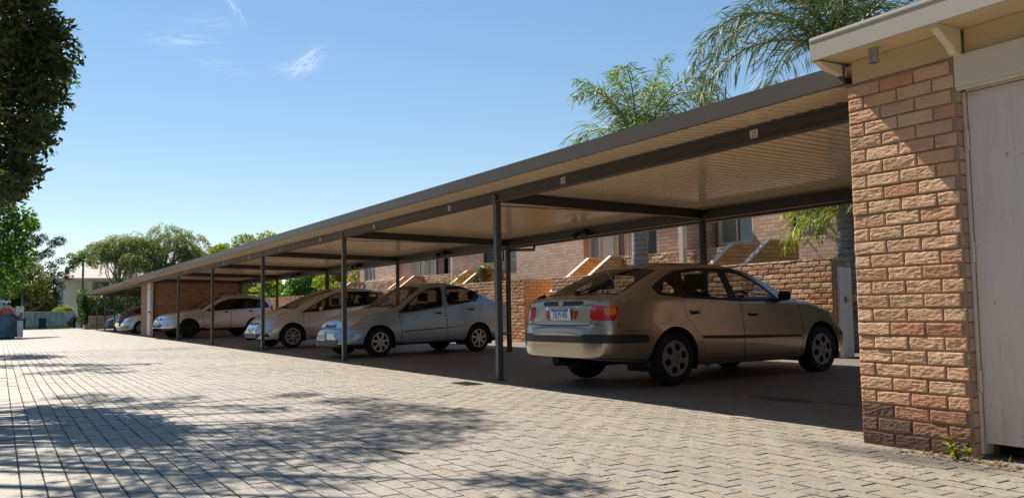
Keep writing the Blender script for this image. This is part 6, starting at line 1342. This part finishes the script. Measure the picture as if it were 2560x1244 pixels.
# ---- silver wagon with roof rails
OU = dict(wb=2.625, paint=PT['silver2'], ns=150, tt=.34, arch=.40, tyre=(.345, .22, .20, 'five'), track=1.49, floor=.30, seatx=1.25, dash=1.95, dashz=1.0, mirror=(1.72, 1.08), sideglass='tint', rimmat=plain('black_wheel', (.03, .03, .032), .5), handle='black',
    zc=[(-.97, .55), (-.95, .80), (-.9, 1.02), (-.8, 1.27), (-.64, 1.52), (-.5, 1.575), (0, 1.605), (.7, 1.61), (1.15, 1.575), (1.5, 1.45), (1.9, 1.22), (2.15, 1.07), (2.4, 1.035), (2.9, .965), (3.2, .89), (3.36, .80), (3.46, .66), (3.52, .52)],
    zs=[(-.97, .50), (-.9, .96), (-.75, 1.05), (-.2, 1.07), (.6, 1.045), (1.9, .985), (2.3, .955), (2.9, .87), (3.2, .76), (3.4, .62), (3.52, .46)],
    zb=[(-.97, .42), (-.9, .36), (-.5, .33), (.4, .28), (2.2, .27), (2.9, .27), (3.3, .28), (3.45, .32), (3.52, .38)],
    wm=[(-.97, .62), (-.9, .74), (-.7, .83), (-.3, .865), (.6, .875), (2.0, .875), (2.8, .865), (3.15, .80), (3.35, .68), (3.47, .54), (3.52, .44)],
    ws=[(-.97, .58), (-.85, .70), (-.6, .78), (0, .815), (1.2, .82), (2.0, .80), (2.8, .75), (3.2, .64), (3.4, .50), (3.52, .38)],
    dlo=[rounded([(2.0, 1.0), (1.1, 1.04), (0, 1.085), (-.66, 1.10), (-.60, 1.25), (-.45, 1.45), (.5, 1.485), (1.02, 1.465), (1.4, 1.33)], .06)],
    panes=[rounded([(1.80, 1.03), (1.0, 1.065), (.98, 1.44), (1.36, 1.315)], .06), rounded([(.95, 1.07), (.12, 1.105), (.05, 1.44), (.5, 1.46), (.94, 1.445)], .05), rounded([(.05, 1.11), (-.62, 1.125), (-.58, 1.24), (-.45, 1.425), (0, 1.435)], .06)],
    screen_ws=(1.22, 2.10, 2.10), screen_rw=(-.84, -.68, 2.12),
    regs=[('headlight', 'wrapf', rounded([(.36, .70), (.75, .78), (1.10, .87), (1.24, .86), (1.05, .72), (.65, .665)], .15), .75, 'lens', .004, True), ('grille', 'front', rounded([(.06, .68), (.30, .68), (.32, .74), (.06, .76)], .1), .3, 'black', .001, True), ('lower_intake', 'front', rounded([(-.1, .42), (.42, .42), (.46, .54), (-.1, .54)], .1), .3, 'black', -.003, False),
          ('fog_lamp', 'wrapf', rounded([(.52, .44), (.86, .44), (.90, .54), (.56, .55)], .15), .5, 'lens', .002, True), ('tail_lamp', 'wrapr', rounded([(.66, .98), (1.05, 1.0), (1.0, 1.13), (.72, 1.2)], .12), .4, 'red', .004, True)],
    lines=[('wrapf', [(.30, .60), (.9, .60), (1.25, .60), (1.5, .62)], .95, .004), ('side', [(2.12, .98), (2.12, .42)], None, .004)],
    doors=[('door', [(-.02, 1.09), (.10, .80), (.38, .60), (.44, .36), (.99, .35), (.99, 1.05)], (.18, .985)), ('door', [(1.0, 1.05), (1.005, .35), (2.02, .35), (2.10, .60), (2.06, .98)], (1.18, .96))], lowdark=.385)
hd = math.atan2(-.978, .208); fr_ = (-34.85, 5.92); wbo = 2.625
car, K = build_car(OU, 'silver soft-roader wagon with roof rails and black wheels beside the far brick store', place_rear(fr_[0]-math.cos(hd)*wbo, fr_[1]-math.sin(hd)*wbo, hd, wbo), hd); X0 = K['X0']
plate(car, (3.52-X0, 0, .56), (0, 1, 0), (0, 0, 1), .372, .134, '1BQP·337', None, .60)
for s_ in (1, -1):
    m = MB(); m.tube([(1.05-X0, s_*.60, 1.575), (.92-X0, s_*.60, 1.635), (.2-X0, s_*.60, 1.655), (-.35-X0, s_*.60, 1.645), (-.5-X0, s_*.60, 1.59)], .018, 8); m.build('roof_rail', M['silver'], car, smooth=True)
for lx in (.75, -.1): m = MB(); m.tube([(lx-X0, -.62, 1.69), (lx-X0, .62, 1.69)], .02, 8); m.box(lx-X0-.05, lx-X0+.05, .55, .68, 1.64, 1.72); m.box(lx-X0-.05, lx-X0+.05, -.68, -.55, 1.64, 1.72); m.build('roof_bar', M['black'], car)

# ---- three cars under the far carport
FA = dict(EL); FA.update(paint=PT['grey'], ns=110); FA['lines'] = FA['lines'][:2]
hd = R(92); car, K = build_car(FA, 'dark grey hatchback with glowing red tail lamp parked nose in under the shorter carport', place_rear(-50.75, 6.35, hd, 2.61), hd); X0 = K['X0']; plate(car, (-.962-X0, 0, .812), (0, -1, 0), (0, .10, 1), .372, .134, '1AVE·250', None, .6)
FB = dict(EC); FB.update(paint=PT['silver2'], ns=110, lowdark=None); FB['lines'] = FB['lines'][:1]
hd = R(-88); car, K = build_car(FB, 'damaged silver sedan with its front bumper hanging off beside the far brick store', place_rear(-45.9, 8.2, hd, 2.37), hd); X0 = K['X0']
m = MB(); m.add([(3.20-X0, -.5, .56), (3.34-X0, -.1, .52), (3.42-X0, .35, .44), (3.34-X0, .86, .34), (3.14-X0, -.5, .38), (3.26-X0, -.1, .32), (3.34-X0, .35, .22), (3.26-X0, .86, .16), (2.95-X0, 1.0, .46), (2.92-X0, 1.0, .28)], [(0, 1, 5, 4), (1, 2, 6, 5), (2, 3, 7, 6), (3, 8, 9, 7)])
bo = m.build('hanging_bumper', plain('sun_faded_bumper', (.55, .50, .42), .6), car, smooth=True); md = bo.modifiers.new('thick', 'SOLIDIFY'); md.thickness = .03
FC = dict(JZ); FC.update(paint=PT['navy'], ns=110); FC['lines'] = []
hd = R(-90); car, K = build_car(FC, 'near black hatchback parked farthest along under the shorter carport', place_rear(-55.6, 8.6, hd, 2.5), hd)
